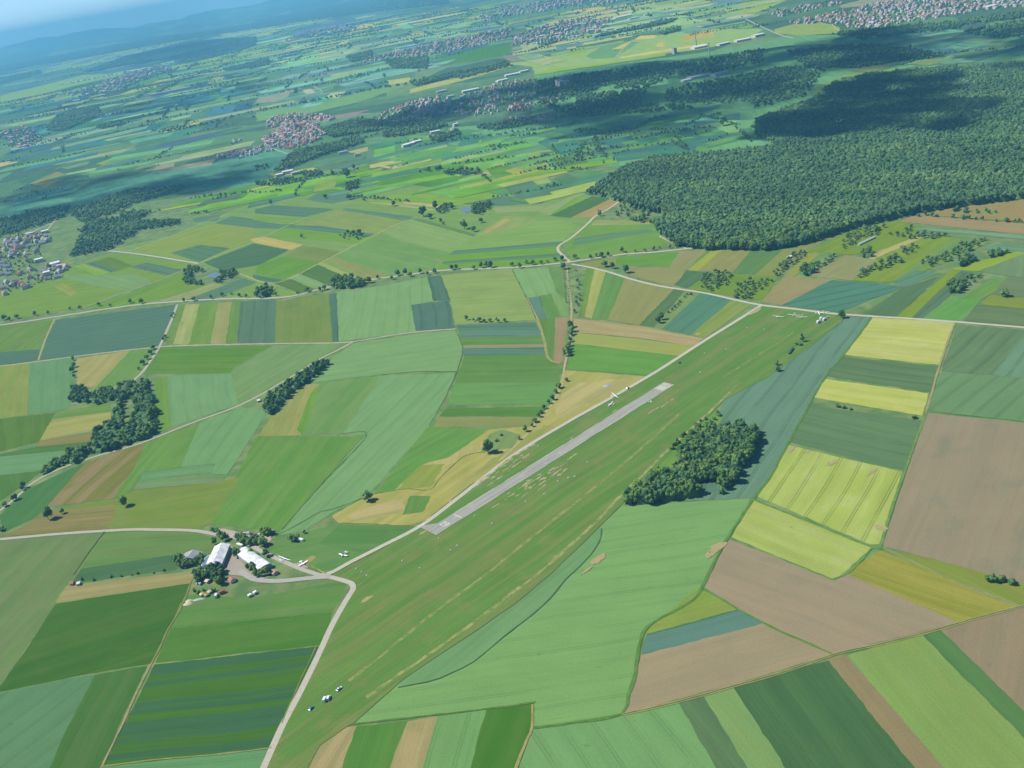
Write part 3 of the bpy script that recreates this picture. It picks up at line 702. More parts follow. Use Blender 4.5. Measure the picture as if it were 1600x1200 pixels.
def build_clouds():
    m, t, b = new_mat('cloud'); b.inputs['Base Color'].default_value = (.9, .9, .9, 1)
    b.inputs['Roughness'].default_value = 1; b.inputs['Specular IOR Level'].default_value = 0
    tr = nd(t, 'ShaderNodeBsdfTransparent'); mx = nd(t, 'ShaderNodeMixShader'); 
    oi = nd(t, 'ShaderNodeAttribute', attribute_type='OBJECT', attribute_name='density')
    tcn = nd(t, 'ShaderNodeTexCoord')
    t.links.new(math_n(t, 'MULTIPLY', smooth_n(t, noise_n(t, tcn.outputs['Object'], .004, 4, .6), .36, .64, .06, 1.0), oi.outputs['Fac']), mx.inputs[0])
    out = t.nodes['Material Output']
    t.links.new(tr.outputs[0], mx.inputs[1]); t.links.new(b.outputs[0], mx.inputs[2]); t.links.new(mx.outputs[0], out.inputs['Surface'])
    iv, jf = ico(3)
    for ci, poly in enumerate(SHADOW_POLYS):
        A = area(poly); r0 = min(420, max(45, math.sqrt(A) / 7))
        r0 = min(r0, 0.045 * dist(poly[0]))
        xs = [p[0] for p in poly]; ys = [p[1] for p in poly]
        n = int(min(340, A / (r0 * r0 * .9)))
        V = []; Fc = []; tries = 0; k = 0
        while k < n and tries < 30000:
            tries += 1
            p = (rng.uniform(min(xs), max(xs)), rng.uniform(min(ys), max(ys)))
            if not inside(p, poly): continue
            r = r0 * rng.uniform(.6, 1.15)
            z = 1500 + rng.uniform(-.1, .25) * r0
            q = Vector((p[0], p[1], 0)) + SUN * (z / SUN.z)
            vv = iv * np.array([r, r, r * .55]) * (1 + .12 * np.sin(iv * 4.3 + k)[:, [1, 2, 0]])
            Fc.append(jf + sum(len(a) for a in V)); V.append(vv + np.array(q[:])); k += 1
        if V:
            o = tag(link('cloud', np_mesh('cloud', np.vstack(V), np.vstack(Fc)), m), None, None, kind='structure')
            o['density'] = (.85, .55, .32, .26, .26)[ci]
build_clouds()

# ---------------------------------------------------------------- ground
def build_ground():
    S = 42000; m, t, b = new_mat('ground')
    tc = nd(t, 'ShaderNodeTexCoord'); P = tc.outputs['Object']
    def cells(sx, sy, rot, seed):
        mp = nd(t, 'ShaderNodeMapping'); mp.inputs['Rotation'].default_value = (0, 0, rot); mp.inputs['Location'].default_value = (seed, seed * .7, 0)
        mp.inputs['Scale'].default_value = (sx, sy, 0); t.links.new(P, mp.inputs[0])
        v = nd(t, 'ShaderNodeTexVoronoi', voronoi_dimensions='2D', distance='CHEBYCHEV'); v.inputs['Scale'].default_value = 1; v.inputs['Randomness'].default_value = .8
        t.links.new(mp.outputs[0], v.inputs['Vector']); return v.outputs['Color']
    def ramp(col, stops):
        s = nd(t, 'ShaderNodeSeparateColor'); t.links.new(col, s.inputs[0])
        r = nd(t, 'ShaderNodeValToRGB'); r.color_ramp.interpolation = 'CONSTANT'
        el = r.color_ramp.elements
        while len(el) < len(stops): el.new(.5)
        for e, (pos, c) in zip(el, stops): e.position = pos; e.color = (*c, 1)
        t.links.new(s.outputs[0], r.inputs[0]); return r.outputs[0]
    st = [(0, (.065, .14, .055)), (.2, (.08, .165, .06)), (.36, (.05, .105, .055)), (.5, (.095, .18, .075)), (.64, (.055, .11, .05)),
          (.76, (.12, .19, .07)), (.86, (.20, .21, .12)), (.91, (.07, .15, .06)), (.97, (.18, .16, .12))]
    a = ramp(cells(.0028, .0075, .35, 3.3), st); c = ramp(cells(.0045, .002, -.2, 11.7), st)
    far = mix_n(t, smooth_n(t, noise_n(t, P, .0007, 2), .44, .56), a, c)
    sp = nd(t, 'ShaderNodeSeparateXYZ'); t.links.new(P, sp.inputs[0])
    verge = mix_n(t, smooth_n(t, noise_n(t, P, .05, 5), .4, .62), (.085, .155, .045), (.14, .18, .065))
    k = smooth_n(t, sp.outputs[1], 2900, 3300)
    cc = mix_n(t, k, verge, far)
    f = smooth_n(t, noise_n(t, P, .02, 6, .65), .25, .75, .8, 1.2)
    t.links.new(scale_col(t, cc, f), b.inputs['Base Color']); b.inputs['Roughness'].default_value = 1; b.inputs['Specular IOR Level'].default_value = 0
    link('ground', meshdata('ground', [(-S, -2500, 0), (S, -2500, 0), (S, S, 0), (-S, S, 0)], [(0, 1, 2, 3)]), m).__setitem__('kind', 'structure')
build_ground()

LEVEL = {}
def level_for(samples, cell, base, step):
    keys = {(int(p[0] // cell), int(p[1] // cell)) for p in samples}
    keys2 = {(a + i, b + j) for a, b in keys for i in (-1, 0, 1) for j in (-1, 0, 1)}
    L = 1 + max([LEVEL.get((cell, k), 0) for k in keys2] or [0])
    for k in keys: LEVEL[(cell, k)] = L
    return base + step * L

def samples_of(poly, step):
    xs = [p[0] for p in poly]; ys = [p[1] for p in poly]; out = list(poly)
    x = min(xs)
    while x < max(xs):
        y = min(ys)
        while y < max(ys):
            if inside((x, y), poly): out.append((x, y))
            y += step
        x += step
    n = len(poly)
    for i in range(n):
        a, b = poly[i - 1], poly[i]
        k = max(1, int(math.hypot(a[0] - b[0], a[1] - b[1]) / step))
        out += [(a[0] + (b[0] - a[0]) * j / k, a[1] + (b[1] - a[1]) * j / k) for j in range(k)]
    return out

def wiggle(poly, seg, amp):
    out = []; n = len(poly); g = random.Random(int(abs(poly[0][0]) * 7 + abs(poly[0][1]) * 3))
    for i in range(n):
        a, b = Vector(poly[i][:2]), Vector(poly[(i + 1) % n][:2]); L = (b - a).length
        k = max(1, min(60, int(L / seg)))
        nrm = Vector((-(b - a).y, (b - a).x)) / max(L, 1e-6); ph = g.uniform(0, 6)
        for j in range(k):
            q = a + (b - a) * (j / k)
            w = 0 if j == 0 else amp * (g.uniform(-.65, .65) + .3 * math.sin(ph + j * .31))
            out.append(q + nrm * w)
    return out

def grow(w, r):
    n = len(w); a = sum(w[i - 1].x * w[i].y - w[i].x * w[i - 1].y for i in range(n)); sg = 1 if a > 0 else -1
    out = []
    for i in range(n):
        d = w[(i + 1) % n] - w[i - 1]
        out.append(w[i] + Vector((d.y, -d.x)) / max(d.length, 1e-6) * r * sg)
    return out

def crop_props(o, cls, rgb, d, ang, light=1.0, opt=None, far_=False):
    c = list(CLS[cls]); opt = opt or {}
    if 't' in opt: c[5] = float(opt['t'])
    if 'p' in opt: c[7] = float(opt['p'])
    if 'b' in opt: c[8] = float(opt['b'])
    rgb = list(rgb or c[1])
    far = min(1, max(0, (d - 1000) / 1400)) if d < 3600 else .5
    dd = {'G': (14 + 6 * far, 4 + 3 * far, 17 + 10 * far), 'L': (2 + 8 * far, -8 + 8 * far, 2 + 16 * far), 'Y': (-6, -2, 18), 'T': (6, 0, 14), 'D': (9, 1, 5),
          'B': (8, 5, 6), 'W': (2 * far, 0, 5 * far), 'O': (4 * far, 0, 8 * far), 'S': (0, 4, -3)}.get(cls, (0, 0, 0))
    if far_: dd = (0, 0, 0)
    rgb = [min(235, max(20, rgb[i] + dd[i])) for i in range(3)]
    sh = [c[2][i] - c[1][i] for i in range(3)]
    rgb2 = [min(250, max(5, rgb[i] + sh[i])) for i in range(3)]
    if far_: rgb2 = [v * .92 for v in rgb]
    if 'c' in opt: rgb2 = [int(v) for v in opt['c'].split(',')]
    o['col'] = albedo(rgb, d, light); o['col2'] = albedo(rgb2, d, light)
    o['pa'] = [ang, c[3], c[4]]; o['pb'] = [c[5], float(c[6]), c[7]]; o['pc'] = [c[8], c[9], c[10]]

def longest_dir(poly):
    best = (0, 0.0)
    for i in range(len(poly)):
        dv = Vector(poly[i][:2]) - Vector(poly[i - 1][:2])
        if dv.length > best[0]: best = (dv.length, math.atan2(dv.y, dv.x))
    return best[1]

def build_field(line, far=False):
    head, pp = line.split('|')
    hs = head.split(); cl = hs[0].split(':'); cls = cl[0]
    rgb = [int(v) for v in cl[1].split(',')] if len(cl) > 1 else None
    poly = pts(pp)
    ang = longest_dir(poly)
    opt = {h[0]: h[2:] for h in hs[1:]}
    for h in hs[1:]:
        if h[0] != 'r': continue
        a, b, c, d_ = map(float, h[2:].split(',')); q = at(c, d_) - at(a, b); ang = math.atan2(q.y, q.x)
    cen = sum((Vector(p) for p in poly), Vector()) / len(poly)
    d = min(dist(cen), 12000)
    if far:
        z = level_for(samples_of(poly, max(60, math.sqrt(area(poly)) / 14)), 250, .3, .02)
        w = wiggle(poly, 60, min(14, d / 500))
    else:
        z = level_for(samples_of(poly, 14), 30, .03, .005)
        w = grow(wiggle(poly, 6, float(opt.get('w', .85)) * max(1, d / 1300)), .9 * max(1, d / 1200))
    me = meshdata(CLS[cls][0], [(p[0], p[1], z) for p in w], [tuple(range(len(w)))])
    if me.polygons[0].normal.z < 0: me.flip_normals()
    o = link(CLS[cls][0], me, M['crop'])
    crop_props(o, cls, rgb, d, ang, .6 if in_cloud_shadow(cen) else 1.0, opt, far)
    if far: o['pb'] = [0.0, 20.0, .4]; o['pa'] = [ang, .5, .35]
    o['kind'] = 'structure'
    return o

for ln in FAR.strip().split('\n'): build_field(ln, True)
for ln in FIELDS.strip().split('\n'): build_field(ln)

def build_airfield():
    poly = pts(AIRFIELD); q = at(RUNWAY_DIR[2], RUNWAY_DIR[3]) - at(RUNWAY_DIR[0], RUNWAY_DIR[1])
    z = level_for(samples_of(poly, 14), 30, .03, .005)
    global AIR_Z
    AIR_Z = z
    w = wiggle(poly, 14, .5)
    me = meshdata('airfield_grass', [(p[0], p[1], z) for p in w], [tuple(range(len(w)))])
    if me.polygons[0].normal.z < 0: me.flip_normals()
    o = link('airfield_grass', me, M['crop']); o['kind'] = 'structure'
    o['col'] = albedo((104, 147, 86), 1050); o['col2'] = albedo((136, 147, 100), 1050)
    o['pa'] = [math.atan2(q.y, q.x), .3, .36]; o['pb'] = [0.0, 20.0, .7]; o['pc'] = [.44, .42, .1]
build_airfield()

# ---------------------------------------------------------------- roads, tracks, verges, dark strips painted as crop-edge shade
def strip_material(name, rgb, rgb2, sc=.3, var=.12):
    m, t, b = new_mat(name)
    tc = nd(t, 'ShaderNodeTexCoord'); P = tc.outputs['Object']
    cc = mix_n(t, smooth_n(t, noise_n(t, P, sc, 5, .65), .35, .65), rgb, rgb2)
    f = smooth_n(t, noise_n(t, P, 1.5, 3), .25, .75, 1 - var, 1 + var)
    t.links.new(scale_col(t, cc, f), b.inputs['Base Color']); b.inputs['Roughness'].default_value = .95; b.inputs['Specular IOR Level'].default_value = .05
    return m

def spline(p, step):
    p = [Vector(q[:2]) for q in p]; out = []
    e = [p[0] * 2 - p[1]] + p + [p[-1] * 2 - p[-2]]
    for i in range(1, len(e) - 2):
        a, b, c, d = e[i - 1:i + 3]; n = max(2, min(90, int((c - b).length / step)))
        for k in range(n):
            t = k / n
            out.append(.5 * ((2 * b) + (c - a) * t + (2 * a - 5 * b + 4 * c - d) * t * t + (3 * b - a - 3 * c + d) * t ** 3))
    return out + [p[-1]]

def ribbon(name, line, width, mat, z, wig=.12, offs=(0,), step=9):
    v = []; f = []
    for off in offs:
        b = len(v); n = len(line)
        for i, p in enumerate(line):
            d = (line[min(i + 1, n - 1)] - line[max(i - 1, 0)]).normalized(); nr = Vector((-d.y, d.x))
            h = width / 2
            v.append((*(p + nr * (off + h + rng.uniform(-wig, wig)))[:], z)); v.append((*(p + nr * (off - h + rng.uniform(-wig, wig)))[:], z))
            if i: f.append((b + 2 * i - 2, b + 2 * i - 1, b + 2 * i + 1, b + 2 * i))
    me = meshdata(name, v, f)
    if me.polygons[0].normal.z < 0: me.flip_normals()
    o = link(name, me, mat); o['kind'] = 'structure'
    return o

STRIPS = {}
def build_roads(text, far=False):
    for ln in text.strip().split('\n'):
        kind, w, rest = ln.split(' ', 2); rgb, pp = rest.split('|'); w = float(w)
        rgb = tuple(int(x) for x in rgb.split(','))
        P = pts(pp)
        d = min(sorted(dist(p) for p in P)[len(P) // 2], 9000)
        key = (kind, rgb, round(d / 500))
        if key not in STRIPS:
            a = albedo(rgb, d); dk = .8 if kind != 'road' else .88
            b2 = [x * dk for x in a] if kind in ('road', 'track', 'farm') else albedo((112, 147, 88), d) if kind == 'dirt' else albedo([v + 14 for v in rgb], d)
            STRIPS[key] = strip_material('strip_' + kind, a, b2, .3 if kind == 'road' else .12, .08 if kind == 'road' else .2)
        line = spline(P, 40 if far else 8)
        wig = {'road': .06, 'track': .35, 'grass': .5, 'farm': .2, 'dirt': .7}[kind] * (1 if not far else 2)
        z = level_for([(p.x, p.y) for p in line], 250, .3, .02) if far else level_for([(p.x, p.y) for p in line], 30, .03, .005)
        nm = {'road': 'road', 'track': 'farm_track', 'grass': 'verge', 'farm': 'farm_track', 'dirt': 'worn_path'}[kind]  # grass kind: real verges and ditches, plus dark strips standing in for crop-edge shadow
        if kind == 'farm':
            ribbon(nm, line, .95, STRIPS[key], z, wig, (-.95, .95))
        else:
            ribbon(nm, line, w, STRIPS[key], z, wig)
build_roads(FAR_ROADS, True)
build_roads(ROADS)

# ---------------------------------------------------------------- the runway and its markings
def runway_material(ang):
    m, t, b = new_mat('asphalt'); tc = nd(t, 'ShaderNodeTexCoord')
    mp = nd(t, 'ShaderNodeMapping', vector_type='TEXTURE'); mp.inputs['Rotation'].default_value = (0, 0, ang); t.links.new(tc.outputs['Object'], mp.inputs[0])
    sp = nd(t, 'ShaderNodeSeparateXYZ'); t.links.new(mp.outputs[0], sp.inputs[0])
    def v(su, sv):
        n = nd(t, 'ShaderNodeCombineXYZ'); t.links.new(math_n(t, 'MULTIPLY', sp.outputs[0], su), n.inputs[0]); t.links.new(math_n(t, 'MULTIPLY', sp.outputs[1], sv), n.inputs[1]); return n.outputs[0]
    lo, hi = albedo((160, 167, 165), 1050), albedo((186, 188, 180), 1050)
    cc = mix_n(t, smooth_n(t, noise_n(t, v(.012, .5), 1, 3), .35, .65), lo, hi)
    cc = mix_n(t, math_n(t, 'MULTIPLY', smooth_n(t, noise_n(t, v(.05, .12), 1, 5), .56, .64), .6), cc, albedo((196, 194, 182), 1050))
    k = smooth_n(t, noise_n(t, v(.01, 1.1), 1, 2), .6, .68, 1, .84)
    cr = math_n(t, 'ABSOLUTE', math_n(t, 'SUBTRACT', math_n(t, 'FRACT', math_n(t, 'DIVIDE', sp.outputs[1], 4.0)), .5))
    k = math_n(t, 'MULTIPLY', k, smooth_n(t, cr, .0, .06, .86, 1))
    k = math_n(t, 'MULTIPLY', k, smooth_n(t, noise_n(t, v(.6, .6), 1, 3), .2, .8, .92, 1.06))
    t.links.new(scale_col(t, cc, k), b.inputs['Base Color']); b.inputs['Roughness'].default_value = .95; b.inputs['Specular IOR Level'].default_value = .05
    return m

def build_runway():
    a, b = at(684, 826.5), at(1040, 603); ax = (b - a); L = ax.length; ax.normalize(); ny = Vector((-ax.y, ax.x, 0))
    half = 9.5
    ends = [at(682, 832), at(1043, 602)]
    z = AIR_Z + .16
    asphalt = runway_material(math.atan2(ax.y, ax.x))
    conc = strip_material('concrete', albedo((200, 204, 192), 1050), albedo((188, 194, 182), 1050), .1, .06)
    def sheet(name, pl, zz, mat, wg=True):
        w = wiggle(pl, 3, .38) if wg else [Vector(p[:2]) for p in pl]
        me = meshdata(name, [(p[0], p[1], zz) for p in w], [tuple(range(len(w)))])
        if me.polygons[0].normal.z < 0: me.flip_normals()
        o = link(name, me, mat); o['kind'] = 'structure'; return o
    P = lambda u, v: a + ax * u + ny * v
    # measured edges of the strip
    up = at(690, 815.5) , at(1030, 600.5); lo = at(695, 826), at(1046, 603.5)
    hw = max(6.5, min(12, ((up[0] - a).dot(ny) - (lo[0] - a).dot(ny)) / 2 if False else 8.0))
    sheet('runway', [P(0, -hw), P(L - 14, -hw), P(L - 14, hw), P(0, hw)], z, asphalt)
    sheet('runway', [P(L - 14, -hw), P(L + 7, -hw), P(L + 7, hw), P(L - 14, hw)], z + .004, conc)
    sheet('taxiway', [P(-9, -hw), P(6, -hw), P(6, hw + 1), at(672, 822) + ny * 3, at(660, 821), at(655, 823.5), at(664, 828)], z - .012, asphalt)
    paint = plain('white_paint', (.50, .51, .48), .8, .1, .2, .8)
    # painted digits, as strokes on a 5 x 9 unit cell
    GL = {'1': [((1.4, 7.2), (2.7, 9)), ((2.7, 0), (2.7, 9))],
          '2': [((.4, 7), (1, 8.6)), ((1, 8.6), (3.6, 8.6)), ((3.6, 8.6), (4.3, 6.8)), ((4.3, 6.8), (.6, .5)), ((.2, .4), (4.6, .4))],
          '9': [((4.2, 8.4), (4.2, 2)), ((4.2, 2), (3, .4)), ((3, .4), (.9, .6)), ((4.2, 4.6), (1, 4.6)), ((1, 4.6), (.5, 6.5)), ((.5, 6.5), (1.2, 8.5)), ((1.2, 8.5), (4.2, 8.5))]}
    def digits(text, org, upv, zz):
        rt = Vector((upv.y, -upv.x, 0)); mb = MB(); u = 1.0
        x0 = -(len(text) * 5.6) / 2 * u * .8
        for ci, ch in enumerate(text):
            for k, (p, q) in enumerate(GL[ch]):
                p, q = Vector(p), Vector(q); d = (q - p).normalized(); n = Vector((-d.y, d.x)) * .5
                p = p - d * .35; q = q + d * .35
                c = [p + n, q + n, q - n, p - n]; bI = len(mb.v)
                for e in c:
                    mb.v.append(org + (rt * (x0 / .8 + ci * 5.9 + e.x) + upv * e.y) * .8 + Vector((0, 0, zz + .003 * k)))
                mb.f.append((bI, bI + 1, bI + 2, bI + 3))
        me = mb.mesh('runway_number')
        o = link('runway_number', me, paint); o['kind'] = 'structure'
    digits('29', P(6, 0), ax, z + .012)
    digits('11', P(L - 4, 0), -ax, z + .012)
    for u in (27,):
        sheet('threshold_line', [P(u, -hw + 2), P(u + .8, -hw + 2), P(u + .8, hw - 2), P(u, hw - 2)], z + .008, paint, False)
    hp = at(657.5, 822.5); hd = (at(661, 820.5) - hp).normalized(); hn = Vector((-hd.y, hd.x, 0))
    sheet('holding_line', [hp - hd * 3 - hn * .6, hp + hd * 5 - hn * .6, hp + hd * 5 + hn * .6, hp - hd * 3 + hn * .6], z + .008, paint, False)
    # edge lines, worn
    for s in (-1, 1):
        u = 30
        while u < L - 30:
            ln_ = rng.uniform(20, 60); sheet('edge_line', [P(u, s * (hw - .2) - .18), P(u + ln_, s * (hw - .2) - .18), P(u + ln_, s * (hw - .2) + .18), P(u, s * (hw - .2) + .18)], z + .008, paint, False)
            u += ln_ + rng.uniform(8, 40)
    # scraped bare soil beside the strip
    soil0 = None
    soil = strip_material('bare_soil', albedo((200, 192, 164), 1050), albedo((158, 160, 112), 1050), .35, .2)
    def blob(name, cx, cy, l_, w_, zz, mat):
        c = at(cx, cy); pl = []
        for i in range(14):
            th = 2 * math.pi * i / 14; rr = rng.uniform(.5, 1.15)
            pl.append(c + ax * (math.cos(th) * l_ / 2 * rr) + ny * (math.sin(th) * w_ / 2 * rr))
        sheet(name, pl, zz, mat, False)
    kk = 0
    for pp, n, lmax in (('738,764 762,738 810,712 834,708 800,735 764,758', 30, 11), ('772,792 800,765 850,738 872,730 905,702 895,728 840,768 800,786', 46, 12), ('955,642 1000,628 990,637 960,646', 9, 9), ('1000,652 1030,634 1060,618 1040,634', 8, 10), ('880,690 905,676 912,684 890,698', 6, 9)):
        poly = pts(pp); xs = [p[0] for p in poly]; ys = [p[1] for p in poly]; k = 0
        while k < n:
            q = Vector((rng.uniform(min(xs), max(xs)), rng.uniform(min(ys), max(ys)), 0))
            if not inside(q, poly): continue
            k += 1; kk += 1; l_, w_ = rng.uniform(4, lmax * 1.5), rng.uniform(.9, 3.4); pl = []
            for i in range(12):
                th = 2 * math.pi * i / 12; rr = rng.uniform(.45, 1.15); pl.append(q + ax * (math.cos(th) * l_ / 2 * rr) + ny * (math.sin(th) * w_ / 2 * rr))
            sheet('bare_soil', pl, AIR_Z + .02 + .0011 * kk, soil, False)
    tanm = strip_material('dry_soil', albedo((186, 174, 138), 950), albedo((168, 166, 120), 950), .4, .15)
    for k, (cx, cy, l_, w_) in enumerate(((1120, 855, 30, 11), (1108, 868, 12, 8), (932, 876, 24, 10), (915, 893, 16, 4), (572, 937, 14, 5), (578, 934, 8, 3), (1375, 825, 10, 14), (1236, 702, 18, 8), (1262, 706, 12, 5), (1300, 724, 16, 8), (1365, 736, 20, 5), (660, 833, 12, 4), (1180, 486, 30, 10), (1090, 522, 12, 8))):
        c_ = at(cx, cy); blob('bare_soil', cx, cy, l_, w_, level_for([(c_.x + i, c_.y + j) for i in (-15, 0, 15) for j in (-15, 0, 15)], 30, .03, .005), tanm)
    return P, L, ax, ny, hw
RW = build_runway()
def water(name, pp, z):
    m, t, b = new_mat('pond_water'); b.inputs['Base Color'].default_value = (.12, .16, .16, 1); b.inputs['Roughness'].default_value = .08; b.inputs['Specular IOR Level'].default_value = .5
    poly = wiggle(pts(pp), 6, .8)
    me = meshdata(name, [(p[0], p[1], z) for p in poly], [tuple(range(len(poly)))])
    if me.polygons[0].normal.z < 0: me.flip_normals()
    link(name, me, m)['kind'] = 'structure'
water('pond', '323,431 334,426 347,428 345,432 338,435 327,434', .7)
water('pond', '720,328 724,324 735,325 738,330 730,333 722,331', .7)

# ---------------------------------------------------------------- hills on the horizon
def build_hills():
    m, t, b = new_mat('hills'); tc = nd(t, 'ShaderNodeTexCoord')
    cc = mix_n(t, smooth_n(t, noise_n(t, tc.outputs['Object'], .0012, 5), .52, .6), (.06, .12, .06), (.14, .22, .10))
    t.links.new(cc, b.inputs['Base Color']); b.inputs['Roughness'].default_value = 1; b.inputs['Specular IOR Level'].default_value = 0
    for y0, depth, hh, seed, x0, x1 in ((30500, 4500, 430, 3, -26000, 12000), (24500, 3000, 150, 9, -22000, 2000)):
        nx, ny_ = 150, 14; v = []; f = []
        for i in range(nx + 1):
            x = x0 + (x1 - x0) * i / nx
            q = i * .21 + seed
            ridge = hh * (.72 + .16 * math.sin(q * .6) + .1 * math.sin(q * 1.7 + 1) + .06 * math.sin(q * 4.1) + .03 * math.sin(q * 9.7))
            ridge *= min(1, i / 14, (nx - i) / 14)
            for j in range(ny_ + 1):
                s = j / ny_
                v.append((x, y0 + depth * s + 500 * math.sin(q * .9), max(-.5, ridge * math.sin(math.pi * min(1, s)) ** .8 + 10 * math.sin(i * 1.3 + j) * math.sin(math.pi * s) - .4)))
        for i in range(nx):
            for j in range(ny_):
                k = i * (ny_ + 1) + j; f.append((k, k + ny_ + 1, k + ny_ + 2, k + 1))
        link('hills', meshdata('hills', v, f, True), m)['kind'] = 'structure'
build_hills()

def build_haze():
    S = 42000; x0, x1, y0, y1, z0, z1 = -S - 60, S + 60, -2560, S + 60, -1.5, 760
    mb = MB().quadbox(x0, x1, y0, y1, z0, z1)
    m = bpy.data.materials.new('haze'); m.use_nodes = True; t = m.node_tree; t.nodes.clear()
    o = t.nodes.new('ShaderNodeOutputMaterial'); v = t.nodes.new('ShaderNodeVolumePrincipled')
    v.inputs['Color'].default_value = (.21, .68, 1, 1); v.inputs['Density'].default_value = 1 / HAZE_LEN; v.inputs['Anisotropy'].default_value = 0
    t.links.new(v.outputs[0], o.inputs['Volume'])
    mb.build('haze', m)['kind'] = 'stuff'
build_haze()
# ---------------------------------------------------------------- trees
ICO1, ICO2 = ico(1), ico(2)

def crown_arrays(seed, r, h, base, nblob, nleaf, leaf, sub=1, conic=False):
    """Foliage: lumpy clumps spread through the crown plus many leaf-spray triangles standing off them."""
    g = np.random.default_rng(seed)
    iv, jf = ICO2 if sub == 2 else ICO1
    V, Fc, n = [], [], 0
    cz, hz = (base + h) / 2, (h - base) / 2
    blobs = []
    for k in range(nblob):
        a = g.uniform(0, 2 * math.pi); q = g.uniform(-.8, .85); rr = math.sqrt(max(0, 1 - q * q)) * g.uniform(.25, .78)
        if conic: rr = (1 - (q + 1) / 2) * g.uniform(.2, .75) + .05
        c = np.array([math.cos(a) * rr * r, math.sin(a) * rr * r, cz + q * hz * .72])
        br = r * g.uniform(.32, .52) * (1 - .35 * max(0, q) * (1.6 if conic else .6))
        blobs.append((c, br))
        d = 1 + .10 * g.standard_normal(len(iv))
        V.append(c + iv * d[:, None] * np.array([br, br, br * .82])); Fc.append(jf + n); n += len(iv)
    if not conic:
        d = 1 + .09 * g.standard_normal(len(iv))
        V.append(np.array([0, 0, cz]) + iv * d[:, None] * np.array([r * .62, r * .62, hz * .78])); Fc.append(jf + n); n += len(iv)
    for k in range(nleaf):
        c, br = blobs[g.integers(len(blobs))]
        u = g.standard_normal(3); u[2] = u[2] + .25; u /= np.linalg.norm(u)
        p = c + u * br * g.uniform(.95, 1.28)
        t = g.standard_normal(3); t -= u * t.dot(u) * g.uniform(.8, 1); t /= np.linalg.norm(t)
        s = np.cross(u, t); l = leaf * g.uniform(.6, 1.4)
        V.append(np.array([p + t * l, p - t * l * .5 + s * l * .8, p - t * l * .5 - s * l * .8])); Fc.append(np.array([[n, n + 1, n + 2]])); n += 3
    V = np.vstack(V); V[:, 2] = np.maximum(V[:, 2], base * .6)
    return V, np.vstack(Fc)

def trunk_mesh(r, h, seed):
    g = random.Random(seed); mb = MB()
    rings = []
    for k in range(5):
        s = k / 4; rr = r * (1 - .6 * s); rings.append([(math.cos(j * math.pi / 3) * rr + .1 * s * h * .2, math.sin(j * math.pi / 3) * rr, h * s) for j in range(6)])
    mb.loft(rings)
    for k in range(4):
        a = g.uniform(0, 6.28); z0 = h * g.uniform(.45, .8); L = h * g.uniform(.35, .6)
        d = Vector((math.cos(a) * .75, math.sin(a) * .75, .7)); c0 = Vector((0.02 * h * .5, 0, z0)); c1 = c0 + d * L
        mb.loft([[tuple(c + Vector((math.cos(j * 2.1) * q, math.sin(j * 2.1) * q, 0))) for j in range(3)] for c, q in ((c0, r * .4), (c1, r * .12))])
    return mb.mesh('trunk')

class Kind:
    def __init__(s, name, n, r, h, base, nblob, nleaf, leaf, mat, trunk, conic=False, sub=1):
        s.name, s.mat, s.h = name, mat, h
        s.arr = [crown_arrays(100 * len(name) + k, r * (.85 + .3 * k / max(1, n)), h * (.9 + .2 * ((k * 7) % n) / max(1, n)), base, nblob, nleaf, leaf, sub, conic) for k in range(n)]
        s.mesh = []
        for V, F in s.arr:
            me = np_mesh('crown', V, F); me.polygons.foreach_set('use_smooth', np.ones(len(me.polygons), bool)); me.materials.append(mat); s.mesh.append(me)
        s.trunk = trunk_mesh(*trunk, len(name)); s.trunk.materials.append(M['bark'])
    def place(s, p, scale, label, group, name=None):
        o = empty(name or s.name, (p[0], p[1], 0), rng.uniform(0, 6.28))
        sc = scale * rng.uniform(.92, 1.08); o.scale = (sc * rng.uniform(.9, 1.1), sc * rng.uniform(.9, 1.1), sc)
        tag(o, label, 'tree', group)
        link('crown', rng.choice(s.mesh), None, o); link('trunk', s.trunk, None, o)
        return o

K_ROUND = Kind('roadside_tree', 5, 5.3, 11.5, 1.6, 9, 150, .85, M['leaf'], (.3, 4.5))
K_BIG = Kind('broadleaf_tree', 5, 5.8, 15, 2.0, 14, 260, .95, M['leaf'], (.5, 7), sub=1)
K_DARK = Kind('dark_broadleaf_tree', 4, 5.4, 15, 1.5, 13, 240, .9, M['leaf_dark'], (.5, 7))
K_ORCH = Kind('orchard_tree', 4, 3.4, 6.0, 1.3, 6, 70, .75, M['leaf_orchard'], (.22, 2.8))
K_BUSH = Kind('bush', 3, 3.2, 4.2, .1, 6, 70, .6, M['leaf'], (.1, 1.0))
K_CON = Kind('conifer', 3, 3.2, 13, .6, 11, 150, .8, M['leaf_dark'], (.3, 6), conic=True)
K_FOR = [crown_arrays(900 + k, 3.9 + .5 * k, 14.2 + (k * 5 % 7) * .38, 6.0, 4, 40, 1.0, 1) for k in range(6)]

